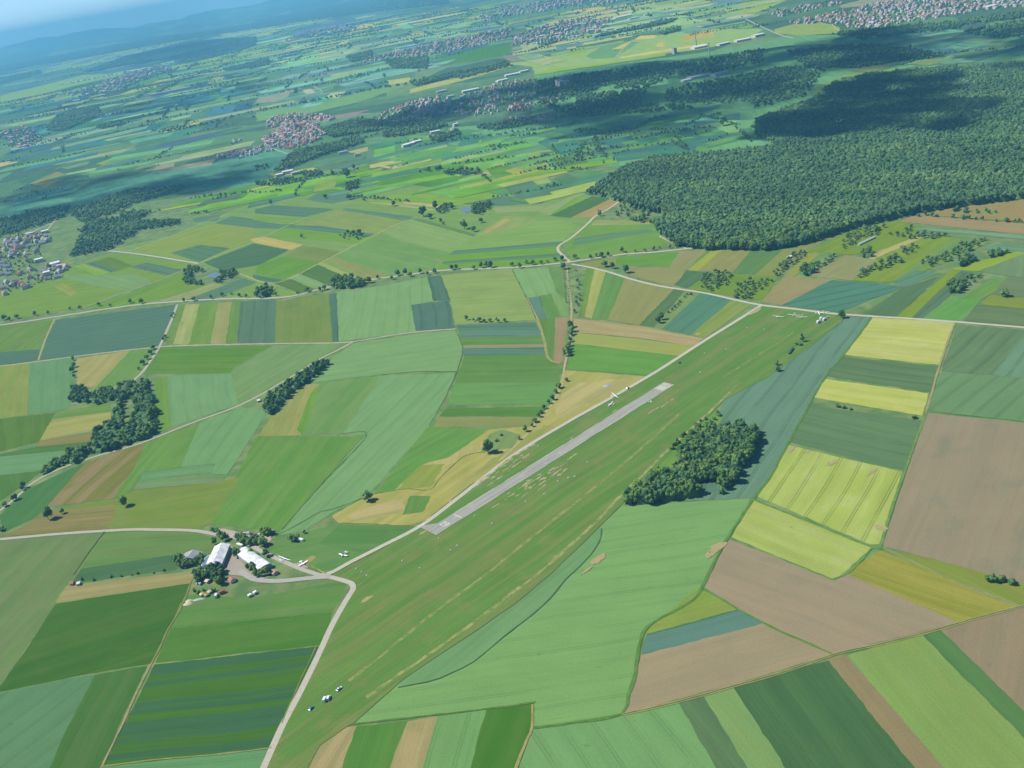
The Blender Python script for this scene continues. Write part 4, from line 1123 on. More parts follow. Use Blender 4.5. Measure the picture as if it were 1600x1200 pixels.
ORD = ['first', 'second', 'third', 'fourth', 'fifth', 'sixth', 'seventh', 'eighth', 'ninth', 'tenth', 'eleventh', 'twelfth', 'thirteenth',
       'fourteenth', 'fifteenth', 'sixteenth', 'seventeenth', 'eighteenth', 'nineteenth', 'twentieth']
def scatter_poly(pp, spacing, z=0.0, jit=.42, holes=()):
    """Jittered grid of ground positions inside an outline measured at height z."""
    poly = pts(pp, z) if isinstance(pp, str) else pp
    hs = [pts(h, z) for h in holes]
    xs = [p[0] for p in poly]; ys = [p[1] for p in poly]; out = []
    y = min(ys); row = 0
    while y < max(ys):
        x = min(xs) + (row % 2) * spacing / 2
        while x < max(xs):
            q = (x + rng.uniform(-jit, jit) * spacing, y + rng.uniform(-jit, jit) * spacing)
            if inside(q, poly) and not any(inside(q, h) for h in hs): out.append(q)
            x += spacing
        y += spacing * .87; row += 1
    return out

# --- single trees: x, y of the foot on the photograph, size, kind, label
SINGLES = [
 (196, 790, .95, K_ROUND, 'lone round tree in the meadow above the curved access road'),
 (76, 812, 1.05, K_ROUND, 'round tree beside a small bush below the brown striped field'),
 (97, 803, .5, K_ROUND, 'small tree just right of the round tree below the striped field'),
 (4, 829, 1.0, K_BUSH, 'dark bush at the picture edge by the pale track'),
 (576, 782, .9, K_ROUND, 'small round tree on the field boundary ditch west of the runway'),
 (763, 708, 1.1, K_BIG, 'large bushy tree by the dry grass corner beside the perimeter road'),
 (776, 690, .75, K_BUSH, 'low bush just above the large tree near the runway road'),
 (783, 681, .7, K_BUSH, 'upper bush at the dry grass corner near the runway road'),
 (1315, 497, 1.0, K_ROUND, 'dark round tree by the white lane where the gliders are parked'),
 (1254, 534, .8, K_CON, 'dark pointed conifer at the airfield edge below the parked gliders'),
 (1245, 539, .75, K_BUSH, 'left one of two dark bushes under the pointed conifer'),
 (1251, 540, .7, K_BUSH, 'right one of two dark bushes under the pointed conifer'),
 (1214, 571, .55, K_ROUND, 'thin young tree at the airfield edge, upper one of two'),
 (1216, 580, .5, K_ROUND, 'thin young tree at the airfield edge, lower one of two'),
 (1309, 636, .8, K_BUSH, 'left bush of three under the narrow yellow barley strip'),
 (1318, 638, .85, K_BUSH, 'middle bush of three under the narrow yellow barley strip'),
 (1329, 640, .7, K_BUSH, 'right bush of three under the narrow yellow barley strip'),
 (1428, 654, .9, K_BUSH, 'low dark bush at the right end of the yellow barley strip'),
 (1549, 909, 1.3, K_BUSH, 'left bush of three at the corner of the ploughed field'),
 (1566, 908, 1.2, K_BUSH, 'middle bush of three at the corner of the ploughed field'),
 (1582, 913, 1.0, K_BUSH, 'right bush of three at the corner of the ploughed field'),
 (957, 420, 1.0, K_ROUND, 'left tree of the pair by the white lane east of the crossroads'),
 (946, 417, .8, K_ROUND, 'small tree beyond the pair east of the crossroads'),
 (978, 427, 1.15, K_ROUND, 'tall tree on the bend of the white lane above the brown field'),
 (1028, 505, .8, K_ROUND, 'lower tree at the end of the row between blue green strips'),
 (1035, 500, .8, K_ROUND, 'upper tree at the end of the row between blue green strips'),
 (1570, 464, .8, K_ROUND, 'lone dark tree on the pale grass strip at the right'),
 (938, 338, .9, K_ROUND, 'tree where the white lane bends toward the wood'),
 (1095, 372, .7, K_BUSH, 'bush by the lane junction under the forest edge'),
 (542, 278, 1.5, K_BIG, 'big clump tree beside the track in the middle distance'),
 (520, 274, 1.1, K_BIG, 'tall tree left of the big clump by the distant track'),
 (553, 264, .9, K_BIG, 'solitary tree above the big clump by the distant track'),
 (424, 319, 1.0, K_ROUND, 'round tree at the point of the pale field in the middle distance'),
 (462, 307, .9, K_ROUND, 'round tree among the far green meadows left of the ponds'),
 (508, 310, .8, K_ROUND, 'roadside tree by the dirt lane in the far green meadows'),
 (546, 312, 1.1, K_ROUND, 'bushy tree at the end of the reddish strip'),
 (569, 314, .6, K_ROUND, 'tiny tree right of the reddish strip end'),
 (615, 322, 1.0, K_ROUND, 'dark tree at the corner of the tan strips left of the upper pond'),
 (662, 338, 1.3, K_BIG, 'tall dark tree left of the upper pond'),
 (671, 342, .9, K_ROUND, 'lower tree left of the upper pond'),
 (681, 326, 1.2, K_BIG, 'broad dark tree above the tall one by the upper pond'),
 (690, 348, .8, K_ROUND, 'upper tree of the pair below the upper pond'),
 (693, 351, .6, K_ROUND, 'lower tree of the pair below the upper pond'),
 (726, 358, 1.2, K_BIG, 'dark round tree south of the upper pond'),
 (740, 362, .9, K_ROUND, 'grey green tree right of the dark one south of the pond'),
 (752, 348, .8, K_ROUND, 'tree at the right corner of the pond meadow'),
 (472, 372, .7, K_ROUND, 'small tree on the far field edge above the tan strip'),
 (1130, 197, 1.4, K_BIG, 'dark tree block left of the wood in the shaded field'),
]
for x, y, s, k, lab in SINGLES:
    k.place(at(x, y), s * 1.28, lab, None)

# --- rows of trees: points on the photograph, spacing, size range, kind, what they line
def row(points, kind, size, where, group, first, single=True):
    P = [at(x, y) for x, y in points]
    for i, p in enumerate(P):
        lab = f'{ORD[i]} tree from {first} {where}' if single and i < len(ORD) else f'tree {where}'
        kind.place(p, rng.uniform(*size), lab, group)

row([(7, 500), (15, 501), (27, 498), (55, 493), (76, 491), (110, 484), (125, 483), (155, 478), (173, 479), (204, 474), (222, 474)], K_ROUND, (.55, 1.05), 'in the main road avenue', 'avenue along the main road', 'the left picture edge')
row([(288, 472), (304, 470), (330, 467), (347, 463), (362, 461), (375, 464), (386, 465), (401, 464), (412, 461), (432, 462), (465, 460), (480, 456), (500, 455), (508, 453)], K_ROUND, (.5, 1.0), 'east of the lane junction on the main road', 'avenue along the main road', 'the lane junction')
row([(578, 442), (590, 436), (612, 437), (622, 431), (633, 429), (642, 432), (657, 427), (668, 430), (680, 427), (706, 422), (713, 421), (741, 421), (751, 419), (760, 417), (768, 418), (800, 416), (812, 419), (822, 412)], K_ROUND, (.55, 1.2), 'between the roadside copse and the crossroads', 'avenue along the main road', 'the roadside copse')
row([(832, 414), (846, 413), (856, 411), (867, 408), (878, 407)], K_ROUND, (.55, .95), 'on the last stretch before the crossroads', 'avenue along the main road', 'the far field corner')
K_BIG.place(at(880, 421), .9, 'large dark tree standing at the crossroads', 'avenue along the main road')
row([(898, 404), (923, 404), (932, 401), (939, 402), (951, 400), (971, 394), (978, 396), (993, 394), (1008, 393), (1022, 391), (1031, 389), (1047, 388), (1056, 386)], K_ROUND, (.45, .95), 'along the lane to the forest edge', 'trees along the forest lane', 'the crossroads')
row([(893, 512), (894, 519), (893, 524), (891, 534), (890, 541), (888, 546), (886, 551), (885, 556)], K_ROUND, (.7, 1.0), 'on the dirt lane beside the tan strip', 'trees along the dirt lane', 'the upper end')
row([(886, 596), (874, 607), (869, 615), (863, 625), (857, 631), (851, 639), (846, 646), (841, 652), (836, 660), (831, 667), (820, 675), (811, 687)], K_ROUND, (.45, .8), 'on the lower lane beside the dry grass', 'trees along the dirt lane', 'the upper end')
row([(900, 424), (902, 440), (906, 446), (903, 452), (906, 462), (900, 466), (907, 470), (901, 474), (904, 478), (898, 488)], K_ORCH, (.7, 1.15), 'on the grass right of the dirt lane', 'orchard trees by the dirt lane', 'the crossroads end')
for lx, nm in ((881.5, 'left'), (887.5, 'right')):
    row([(lx + .22 * i, 427 + 4.2 * i) for i in range(12)], K_ORCH, (.35, .5), f'in the {nm} line of saplings on the ochre strip', 'saplings on the ochre strip', 'the crossroads end')
row([(730, 500), (740, 502), (749, 503), (757, 504), (766, 503), (776, 501), (779, 504), (788, 503)], K_ROUND, (.35, .85), 'in the hedge row under the pale wheat', 'trees under the pale wheat', 'the left end')
row([(1073, 461), (1079, 461), (1070, 465), (1062, 473), (1060, 477), (1054, 481), (1050, 485), (1044, 489)], K_ORCH, (.6, .95), 'in the row between two blue green strips', 'fruit trees between the strips', 'the upper end')
row([(115, 563), (116, 574), (114, 581), (116, 590)], K_ROUND, (.5, 1.0), 'on the lane beside the tan triangle', 'trees by the tan triangle', 'the upper end')
row([(271, 492), (269, 496), (258, 528), (256, 532), (240, 546), (236, 554), (230, 562), (224, 570), (217, 578)], K_ROUND, (.5, .9), 'on the lane running down from the main road', 'trees on the cross lane', 'the main road')
row([(39, 762), (35, 766), (22, 782), (26, 780), (9, 791)], K_ROUND, (.6, .95), 'on the lane at the lower left copse', 'trees on the lower lane', 'the upper end')
row([(467, 842), (462, 846), (475, 834), (457, 845)], K_ROUND, (.4, .8), 'by the white trailer near the hangars', 'bushes by the white trailer', 'the trailer')
row([(128, 906), (146, 907), (174, 902), (190, 901), (206, 899), (215, 897), (240, 896), (255, 892)], K_BUSH, (.5, .8), 'along the dark strip left of the farm', 'bushes along the dark strip', 'the red shed')

# --- copses and orchards: outline of the canopy on the photograph
UNDER = []
def canopy_sheet(pp, z, top, step, holes=()):
    UNDER.append((pp, z, top, step, holes))
def build_undergrowth(name, items, label):
    V, F, T, n = [], [], [], 0
    for pp, z, top, step, holes in items:
        poly = pts(pp, z); hs = [pts(h, z) for h in holes]
        xs = [p[0] for p in poly]; ys = [p[1] for p in poly]; idx = {}
        nx, ny = int((max(xs) - min(xs)) / step) + 1, int((max(ys) - min(ys)) / step) + 1
        ok = lambda q: inside(q, poly) and not any(inside(q, h) for h in hs)
        for i in range(nx):
            for j in range(ny):
                q = (min(xs) + (i + rng.uniform(-.3, .3)) * step, min(ys) + (j + rng.uniform(-.3, .3)) * step)
                if ok(q):
                    edge = not (ok((q[0] + step, q[1])) and ok((q[0] - step, q[1])) and ok((q[0], q[1] + step)) and ok((q[0], q[1] - step)))
                    idx[(i, j)] = n; n += 1; V.append((q[0], q[1], .1 if edge else top * rng.uniform(.55, 1.1)))
        for (i, j), a in idx.items():
            b, c, d = idx.get((i + 1, j)), idx.get((i + 1, j + 1)), idx.get((i, j + 1))
            if b is not None and c is not None: F.append((a, b, c))
            if c is not None and d is not None: F.append((a, c, d))
    o = link(name, np_mesh(name, np.array(V), np.array(F), tint_for(len(V), V)), M['leaf_mass'])
    tag(o, label, 'undergrowth', kind='stuff')

def copse(pp, z, spacing, kinds, size, label, group, holes=(), name=None):
    if name in ('grove_tree', 'copse_tree', 'wood_tree', 'hedge_tree', 'farmyard_tree'): canopy_sheet(pp, z, {'grove_tree': 9.0, 'wood_tree': 7.5}.get(name, 5.0), 3.0, holes)
    for p in scatter_poly(pp, spacing, z, .36, holes):
        rng.choice(kinds).place(p, rng.uniform(*size), label, group, name)
copse('970,781 1000,756 1022,741 1036,741 1062,718 1062,700 1080,680 1100,672 1120,664 1170,664 1186,676 1180,697 1162,722 1150,742 1138,758 1128,768 1117,770 1104,765 1050,776 985,783', 6, 7.0, [K_BIG, K_BIG, K_BIG, K_DARK], (.72, 1.0), 'leafy tree in the dense grove between runway and blue green field', 'trees of the grove', ['1068,756 1085,746 1105,744 1124,750 1119,772 1104,768 1085,758'], 'grove_tree')
copse('1126,668 1166,666 1184,678 1176,696 1160,706 1120,706 1108,690', 7, 8.6, [K_DARK], (.8, 1.02), 'dark crowned tree in the upper part of the grove', 'dark trees of the grove', (), 'grove_tree')
copse('1040,702 1060,684 1085,662 1112,646 1124,640 1130,645 1112,662 1090,676 1066,700 1052,712', 1.5, 9, [K_BUSH], (.7, 1.25), 'shrub in the scrub strip above the grove', 'shrubs above the grove')
copse('976,772 1000,752 1036,712 1042,714 1022,742 1000,760', 1, 13, [K_BUSH], (.4, .8), 'low shrub in the bright scrub left of the grove', 'shrubs left of the grove')
copse('110,604 124,603 136,606 138,622 126,626 110,624', 5, 7.5, [K_BIG, K_DARK], (.65, .85), 'dense tree in the small copse at the left lane', 'small left copse', (), 'copse_tree')
copse('138,616 155,608 178,604 178,622 150,628 134,626', 4, 8.5, [K_ROUND, K_BIG], (.6, .85), 'tree in the strip joining the two left copses', 'strip between the left copses', (), 'copse_tree')
copse('178,612 190,598 232,592 238,622 246,664 234,680 216,684 180,696 158,703 136,706 140,690 154,668 174,656 182,630', 5, 9.6, [K_BIG, K_DARK, K_ROUND], (.68, .95), 'tree in the large left copse around a clearing', 'large left copse', ['190,622 206,612 208,640 204,664 194,664'], 'wood_tree')
copse('98,706 112,700 136,702 132,716 110,724 98,718', 4, 8, [K_BIG, K_ROUND], (.65, .9), 'tree in the clump on the pale lane below the left copse', 'lane clump', (), 'hedge_tree')
copse('66,736 84,720 98,714 98,722 84,732 68,741', 3, 7, [K_ROUND], (.55, .8), 'small tree in the hedge along the pale lane', 'hedge along the pale lane', (), 'hedge_tree')
copse('407,636 420,616 452,594 492,567 512,560 512,566 482,592 452,612 434,640 416,644', 5, 8.6, [K_BIG, K_DARK], (.6, .85), 'tree in the long hedge wood on the diagonal lane', 'hedge wood on the diagonal lane', (), 'hedge_tree')
copse('518,436 532,430 548,430 570,438 572,444 540,448 520,448', 5, 9, [K_BIG], (.65, .9), 'tree in the roadside copse halfway along the main road', 'roadside copse', (), 'copse_tree')
copse('398,462 402,450 414,446 424,450 424,458 410,464', 4, 9, [K_ROUND, K_BIG], (.6, .9), 'tree in the little clump by the main road', 'clump by the main road', (), 'copse_tree')
copse('288,424 296,416 308,418 320,420 318,424 302,424 298,436 312,441 318,440 318,444 290,443 286,436', 3, 9, [K_ROUND], (.65, 1.0), 'tree ringing the small pond on its left side', 'trees round the lower pond', (), 'pond_tree')
copse('342,420 352,420 356,426 364,420 372,428 358,433 350,432 344,440 334,440 336,436 346,432', 3, 9, [K_ROUND], (.6, 1.0), 'tree ringing the small pond on its right side', 'trees round the lower pond', (), 'pond_tree')
copse('736,322 752,317 768,316 764,324 748,334 738,334', 4, 11, [K_BIG], (.6, .9), 'tree in the thicket right of the upper pond', 'thicket by the upper pond', (), 'pond_tree')
copse('682,326 700,318 708,322 700,330 686,334', 4, 12, [K_BIG, K_ROUND], (.6, .9), 'tree in the thicket left of the upper pond', 'thicket by the upper pond', (), 'pond_tree')
copse('528,368 545,362 560,364 575,368 568,374 540,373', 2, 13, [K_ROUND, K_ORCH], (.6, 1.0), 'tree in the garden clump by the far track', 'garden clump', (), 'pond_tree')
copse('1092,438 1100,426 1112,422 1140,424 1146,432 1132,446 1112,454 1092,450', 2, 10, [K_ORCH], (.8, 1.25), 'orchard tree on the grass above the white lane', 'upper lane orchard', (), 'orchard_tree')
copse('1146,456 1154,440 1172,436 1178,444 1196,434 1206,438 1190,452 1172,464 1150,466', 2, 9.5, [K_ORCH], (.8, 1.25), 'orchard tree beside the pale brown field', 'lower lane orchard', (), 'orchard_tree')
copse('1204,430 1218,414 1240,394 1264,390 1260,400 1238,414 1222,428 1210,432', 2, 10.5, [K_ORCH], (.8, 1.3), 'fruit tree in the dense belt left of the grassy strip', 'left orchard belt', (), 'orchard_tree')
copse('1268,414 1290,402 1306,394 1308,404 1284,416 1272,420', 2, 10.5, [K_ORCH], (.8, 1.3), 'fruit tree in the belt around the large dark tree', 'middle orchard belt', (), 'orchard_tree')
copse('1306,390 1320,372 1340,358 1356,352 1384,352 1372,366 1346,374 1322,388', 2, 10, [K_ORCH], (.75, 1.3), 'fruit tree in the belt below the forest edge', 'forest edge orchard', (), 'orchard_tree')
copse('1346,424 1376,404 1402,398 1408,408 1386,416 1366,426 1350,432 1340,434', 2, 9.5, [K_ORCH], (.85, 1.4), 'fruit tree in the slanting belt above the blue green field', 'slanting orchard belt', (), 'fruit_tree')
copse('1410,388 1430,380 1436,386 1418,396 1408,396', 2, 9.5, [K_ORCH], (.85, 1.3), 'fruit tree in the small group on the yellow path', 'path orchard', (), 'orchard_tree')
copse('1440,404 1470,396 1500,380 1530,372 1542,374 1524,390 1500,404 1478,410 1450,416 1436,414', 2, 10, [K_ORCH], (.75, 1.3), 'fruit tree in the wide belt under the far hedge row', 'wide orchard belt', (), 'fruit_tree')
copse('1390,366 1410,358 1424,352 1430,366 1444,362 1470,364 1480,370 1440,374 1410,372', 2, 11.5, [K_ORCH], (.8, 1.3), 'tree in the loose rows near the brown fields', 'loose rows near the brown fields', (), 'fruit_tree')
copse('1345,398 1352,390 1366,392 1366,400 1350,402', 3, 10, [K_ROUND, K_BIG], (.65, .85), 'tree in the clump at the corner of the yellow path', 'clump at the yellow path', (), 'copse_tree')
copse('1250,424 1254,414 1266,414 1272,424 1262,430', 3, 9, [K_BIG], (.65, .85), 'large dark tree among the fruit trees', 'large trees among the orchards', (), 'copse_tree')
copse('1480,452 1482,442 1502,440 1506,452 1494,456', 4, 10, [K_BIG], (.7, .95), 'tree in the tall clump on the right hand strips', 'tall clump on the strips', (), 'copse_tree')
copse('1500,434 1530,426 1540,430 1520,440 1504,452 1500,448', 2, 10, [K_ORCH], (.8, 1.3), 'fruit tree beside the tall clump on the strips', 'orchard by the tall clump', (), 'orchard_tree')
copse('1494,412 1512,400 1524,402 1522,408 1502,416', 3, 9, [K_BIG, K_DARK], (.6, .8), 'tree in the dark hedge at the tip of the lime strip', 'dark hedge by the lime strip', (), 'copse_tree')
copse('1542,394 1560,390 1574,390 1574,394 1548,402', 3, 9, [K_ROUND], (.6, .9), 'tree in the dark hedge above the lime strip', 'hedge above the lime strip', (), 'copse_tree')
copse('960,330 972,316 985,314 996,324 986,336 966,338', 2, 15, [K_BUSH, K_ORCH], (.9, 1.5), 'bush on the rough meadow in the forest corner', 'bushes in the forest corner', (), 'meadow_bush')
copse('982,340 1000,338 1022,342 1022,348 990,346', 2, 12, [K_BUSH, K_ROUND], (.7, 1.2), 'shrub in the hedge closing the forest corner', 'hedge closing the forest corner', (), 'meadow_bush')
copse('1000,330 1004,322 1014,324 1020,334 1008,338', 2, 14, [K_BUSH], (.8, 1.4), 'shrub in the heart of the forest corner clearing', 'shrubs in the forest corner', (), 'meadow_bush')

# --- greenery round the farm buildings
copse('327,826 336,828 350,834 358,838 356,843 345,840 332,834', 2, 5.4, [K_ROUND], (.5, .7), 'clipped tree in the hedge row above the big hangar', 'hedge row above the hangar', (), 'farmyard_tree')
copse('363,838 372,838 392,842 404,838 412,842 414,848 404,850 388,850 366,842', 3, 6.2, [K_ROUND], (.65, .9), 'tree in the dense belt below the car park', 'belt below the car park', (), 'farmyard_tree')
copse('404,828 412,826 420,832 412,838 406,836', 3, 6.5, [K_ROUND], (.7, .95), 'tree beside the parked cars at the field corner', 'trees at the car park corner', (), 'farmyard_tree')
copse('276,874 284,868 296,876 316,870 320,878 306,884 280,888 274,884', 2, 5.6, [K_ROUND], (.6, .85), 'tree hiding the foot of the grey barn', 'trees before the grey barn', (), 'farmyard_tree')
copse('306,896 316,888 330,884 342,880 350,886 350,900 348,910 338,912 326,904 318,904 310,912 302,914', 3, 5.6, [K_BIG, K_DARK], (.55, .75), 'tall tree in front of the big hangar', 'tall trees by the hangar', (), 'farmyard_tree')
copse('387,884 398,888 412,894 420,892 424,898 408,900 396,898 388,892', 2, 5.2, [K_ROUND], (.6, .8), 'tree below the white roofed hall', 'trees below the white roofed hall', (), 'farmyard_tree')
row([(370, 870), (393, 867), (417, 869), (349, 846), (337, 851)], K_ROUND, (.7, .95), 'around the yard of the two hangars', 'yard trees', 'the inner corner')
row([(304, 924), (310, 928), (318, 923), (334, 924)], K_BUSH, (.7, 1.1), 'in the garden by the yellow tents', 'garden bushes', 'the lane')

# --- the forest: the three hundred trees nearest the fields stand alone, the rest is one mass
FOREST = '917,299 950,306 975,314 996,322 1018,326 1044,334 1027,346 1024,356 1052,378 1100,384 1200,385 1236,379 1276,370 1320,354 1360,344 1400,335 1430,328 1517,315 1640,300 1760,290 1760,92 1600,99 1450,108 1350,117 1300,130 1268,156 1182,186 1180,210 1222,226 1200,230 1125,238 1025,246 975,260'
def build_forest():
    P = scatter_poly(FOREST, 7.9, 8, .46)
    P.sort(key=lambda p: dist(p))
    near, rest = P[:300], P[300:]
    for p in near:
        rng.choice([K_BIG, K_BIG, K_DARK]).place(p, rng.uniform(.95, 1.25), 'broad crowned tree on the lower edge of the great forest', 'trees on the forest edge', 'forest_tree')
    mass_trees('forest', rest, (.84, 1.16), 'dense broadleaf forest covering the slope')
    return len(rest)

def tint_for(n, P=None):
    a = np.array([.066, .165, .060]); b = np.array([.150, .250, .064]); c = np.array([.074, .165, .095])
    k = nrg.random((n, 1)); q = nrg.random((n, 1))
    t = (a + (b - a) * k ** 1.3) * (1 - .4 * q) + c * .4 * q
    t = t * (1 + .16 * nrg.standard_normal((n, 1)).clip(-2, 2))
    if P is not None:                                   # stands of different species
        x, y = np.array([p[0] for p in P]), np.array([p[1] for p in P])
        w = np.sin(x / 61 + 1.7 * np.sin(y / 93)) + np.sin(y / 47 + 1.3 * np.sin(x / 71) + 2) + .8 * np.sin((x + y) / 23)
        w = np.clip(w / 2.4, -1, 1)[:, None]
        t = t * (1 + .22 * w) * np.array([1, 1, 1]) + np.clip(w, 0, 1) * np.array([.022, .010, -.006])
    return np.clip(t * .9, .012, .45)

def mass_trees(name, P, size, label, arrs=None, kind='stuff', scale_by_distance=False):
    arrs = arrs or K_FOR; V, F, T, n = [], [], [], 0
    tints = tint_for(len(P), P)
    for i, p in enumerate(P):
        v, f = arrs[i % len(arrs)]
        a = rng.uniform(0, 6.28); s = rng.uniform(*size)
        if scale_by_distance: s *= p[2]
        c, sn = math.cos(a) * s, math.sin(a) * s
        w = np.empty_like(v); w[:, 0] = v[:, 0] * c - v[:, 1] * sn + p[0]; w[:, 1] = v[:, 0] * sn + v[:, 1] * c + p[1]
        w[:, 2] = v[:, 2] * (s if not scale_by_distance else min(s, 1.25) * rng.uniform(.7, 1.1))
        V.append(w); F.append(f + n); n += len(v); T.append(np.repeat(tints[i:i + 1], len(v), 0))
    if not V: return
    o = link(name, np_mesh(name, np.vstack(V), np.vstack(F), np.vstack(T)), M['leaf_mass'])
    o.data.polygons.foreach_set('use_smooth', np.ones(len(o.data.polygons), bool))
    tag(o, label, 'trees', kind=kind)
    return o
build_forest()
build_undergrowth('undergrowth', UNDER, 'shrubs and saplings filling the copses below the trees')
build_undergrowth('forest_understory', [(FOREST, 8, 13.2, 5.5, ())], 'lower canopy closing the gaps of the great forest')
# ---------------------------------------------------------------- far woods, hedges and village greenery (uncountable masses)
K_FARTREE = [crown_arrays(1500 + k, 6.0, 13, 1.0, 3, 14, 2.0, 1) for k in range(5)]
def far_points(pp, fill=1.0, dens=1.0):
    poly = pts(pp); d = dist(sum((Vector(p) for p in poly), Vector()) / len(poly))
    sp = max(9.5, d / 330) / dens; s = sp / 9.5
    return [(p[0], p[1], s * .95) for p in scatter_poly(poly, sp, 0, .45) if rng.random() < fill]
def far_line(pp, width=1, fill=.8):
    P = [at(*map(float, q.split(','))) for q in pp.split()]; out = []
    for a, b in zip(P, P[1:]):
        d = dist(a); sp = max(8, d / 420); n = max(1, int((b - a).length / sp))
        for i in range(n):
            for w in range(width):
                if rng.random() < fill:
                    q = a + (b - a) * (i / n); out.append((q.x + rng.uniform(-.6, .6) * sp * width, q.y + rng.uniform(-.6, .6) * sp * width, sp / 10 * rng.uniform(.6, 1.05)))
    return out
WOODS = """
155,395 110,402 125,375 135,350 165,345 220,340 218,362 175,390 @.7
110,330 150,318 200,300 260,295 290,290 280,300 215,318 175,335 130,350 115,340 @.7
0,345 60,330 110,325 100,340 60,355 0,372 @.6
190,332 232,333 225,340 190,342
180,352 225,348 282,345 280,351 235,358 182,362
430,268 460,238 520,226 560,214 570,224 500,245 452,264
500,204 560,187 600,192 650,166 640,182 590,205 520,216
598,196 680,190 700,198 640,212 600,216
130,112 200,88 300,65 400,58 400,70 370,82 280,100 270,92 180,105 150,112
0,122 60,110 65,115 0,132
0,95 60,90 150,76 250,57 330,48 400,36 400,45 300,60 200,78 100,95 0,112
400,30 480,14 560,2 700,-14 700,6 560,22 470,34 400,46
360,106 420,92 420,102 350,112
80,190 95,178 150,165 160,180 100,205 75,205
150,200 190,190 195,195 160,202
545,88 580,80 582,92 548,98
600,95 670,90 668,108 615,108
850,132 900,118 960,112 950,135 900,150 850,150 @.4
960,112 1060,98 1090,104 1050,122 1010,140 960,140 @.35
1060,100 1200,78 1190,100 1100,118 1060,118 @.28
900,150 1010,142 1000,162 940,170 900,168 @.45
840,128 880,122 900,150 860,170 838,160 @.3
1040,142 1130,124 1240,105 1310,100 1250,135 1180,160 1090,165 1040,160 @.28
850,168 960,162 1050,164 1100,170 1000,178 900,184 @.3
1230,82 1330,72 1420,76 1480,90 1400,98 1340,108 1260,108 @.5
1200,112 1240,112 1280,118 1262,150 1220,160 1180,172 1170,150 @.35
1500,52 1600,34 1700,24 1700,44 1560,62 @.6
1330,54 1420,44 1500,38 1500,46 1400,56 1340,64 @.45
1290,56 1340,48 1500,36 1600,20 1700,8 1700,18 1600,30 1480,44 1340,58 @.5
930,60 1000,46 1050,36 1060,30 1000,42 940,55
1030,52 1062,44 1064,48 1034,56
540,290 560,284 562,292 545,300
400,286 470,278 474,284 440,290 402,292 @.5
700,120 790,98 800,104 720,124 @.7
640,130 720,112 724,118 650,136 @.8
1390,52 1410,46 1440,38 1420,52 @.8
670,215 700,210 720,204 720,212 690,222 672,222 @.8
740,200 800,190 840,186 838,194 770,206 @.6
1200,187 1230,178 1262,164 1270,168 1228,188 1190,200 @.9
0,60 20,66 20,72 0,72
690,270 720,265 748,267 748,273 700,275 @.8
655,270 690,262 692,266 660,272 @.5
470,272 500,268 505,275 478,279 @.9
398,262 420,258 425,264 402,268 @.3
"""
LINES = """
400,176 470,162 550,147 600,137 640,132|2
665,131 725,120 790,100|2
225,182 290,170|1
250,208 300,200 360,186|2
360,184 420,170|1
800,246 760,252 700,258|1
900,181 860,185|1
820,224 790,228 760,230|2
800,214 840,210|1
985,205 1030,182|1
1075,196 1100,180|1
1020,204 1075,203|1
900,205 940,202|2
560,220 600,208|1
690,222 760,215 800,208 880,198|1
250,330 180,342|1
640,316 600,312 540,308|1
160,345 120,362|1
830,80 870,66|2
50,300 60,302|1
300,335 330,331|1
840,266 900,264 918,266|1
1400,334 1440,326|1
1436,338 1500,342 1600,348|1
1490,330 1558,333|2
300,310 340,306 400,300|1
395,302 440,300|1
920,236 980,230 1040,226|1
1060,108 1200,92|1
1420,92 1480,84 1600,74|1
"""
def build_far_green():
    P = []
    for ln in WOODS.strip().split('\n'):
        f = 1.0
        if '@' in ln: ln, q = ln.split('@'); f = float(q)
        P += far_points(ln.strip(), f)
    mass_trees('distant_woods', P, (.9, 1.15), 'dark woods and copses spread over the far valley', K_FARTREE, scale_by_distance=True)
    P = []
    for ln in LINES.strip().split('\n'):
        q, w = ln.split('|'); P += far_line(q, int(w))
    mass_trees('distant_hedges', P, (.8, 1.2), 'hedges and tree lines threading the far fields', K_FARTREE, scale_by_distance=True)
    rows = []
build_far_green()

FAR_AREAS = [
 # outline, strips, angle, palette as seen, soft cloud shade included in the valley colours
 ('0,352 0,160 60,150 200,118 400,80 400,240 345,245 200,280 100,312', 230, .25, [(92,152,142), (110,170,140), (84,140,138), (124,182,140), (100,160,120), (150,185,140), (88,146,128)]),
 ('400,235 400,75 560,35 700,15 800,10 800,60 700,90 640,120 560,150 480,190 420,225', 230, .2, [(104,164,150), (124,184,150), (96,152,150), (140,196,150), (112,172,136), (170,196,150), (134,190,160)]),
 ('0,145 0,112 200,80 400,42 600,5 600,30 400,78 200,118', 90, .2, [(110,168,170), (130,186,166), (100,156,170), (146,198,168)]),
 ('800,45 860,20 1000,0 1200,-12 1230,20 1190,46 1060,48 960,66 860,95 800,100', 130, .15, [(140,190,140), (120,176,150), (160,196,140), (130,184,130), (176,196,140), (112,164,146)]),
 ('560,240 600,200 700,212 830,195 840,225 900,262 860,300 700,300 560,290', 60, .2, [(112,172,120), (100,160,124), (124,182,116), (92,150,132), (150,184,124)]),
 ('840,225 900,205 1040,180 1175,180 1180,212 1100,236 1020,246 930,258 880,255', 50, .15, [(96,150,122), (84,138,128), (108,160,118), (92,144,120)]),
 ('1330,80 1420,50 1600,30 1700,22 1700,102 1600,98 1450,104 1340,112', 60, .3, [(100,150,132), (88,142,136), (112,160,128), (120,160,124)]),
 ('320,300 420,285 560,262 720,256 900,262 915,296 800,302 640,290 500,302 380,322 300,325', 70, .2, [(112,170,90), (100,158,100), (128,178,100), (104,164,76), (94,142,122), (160,182,118)]),
]
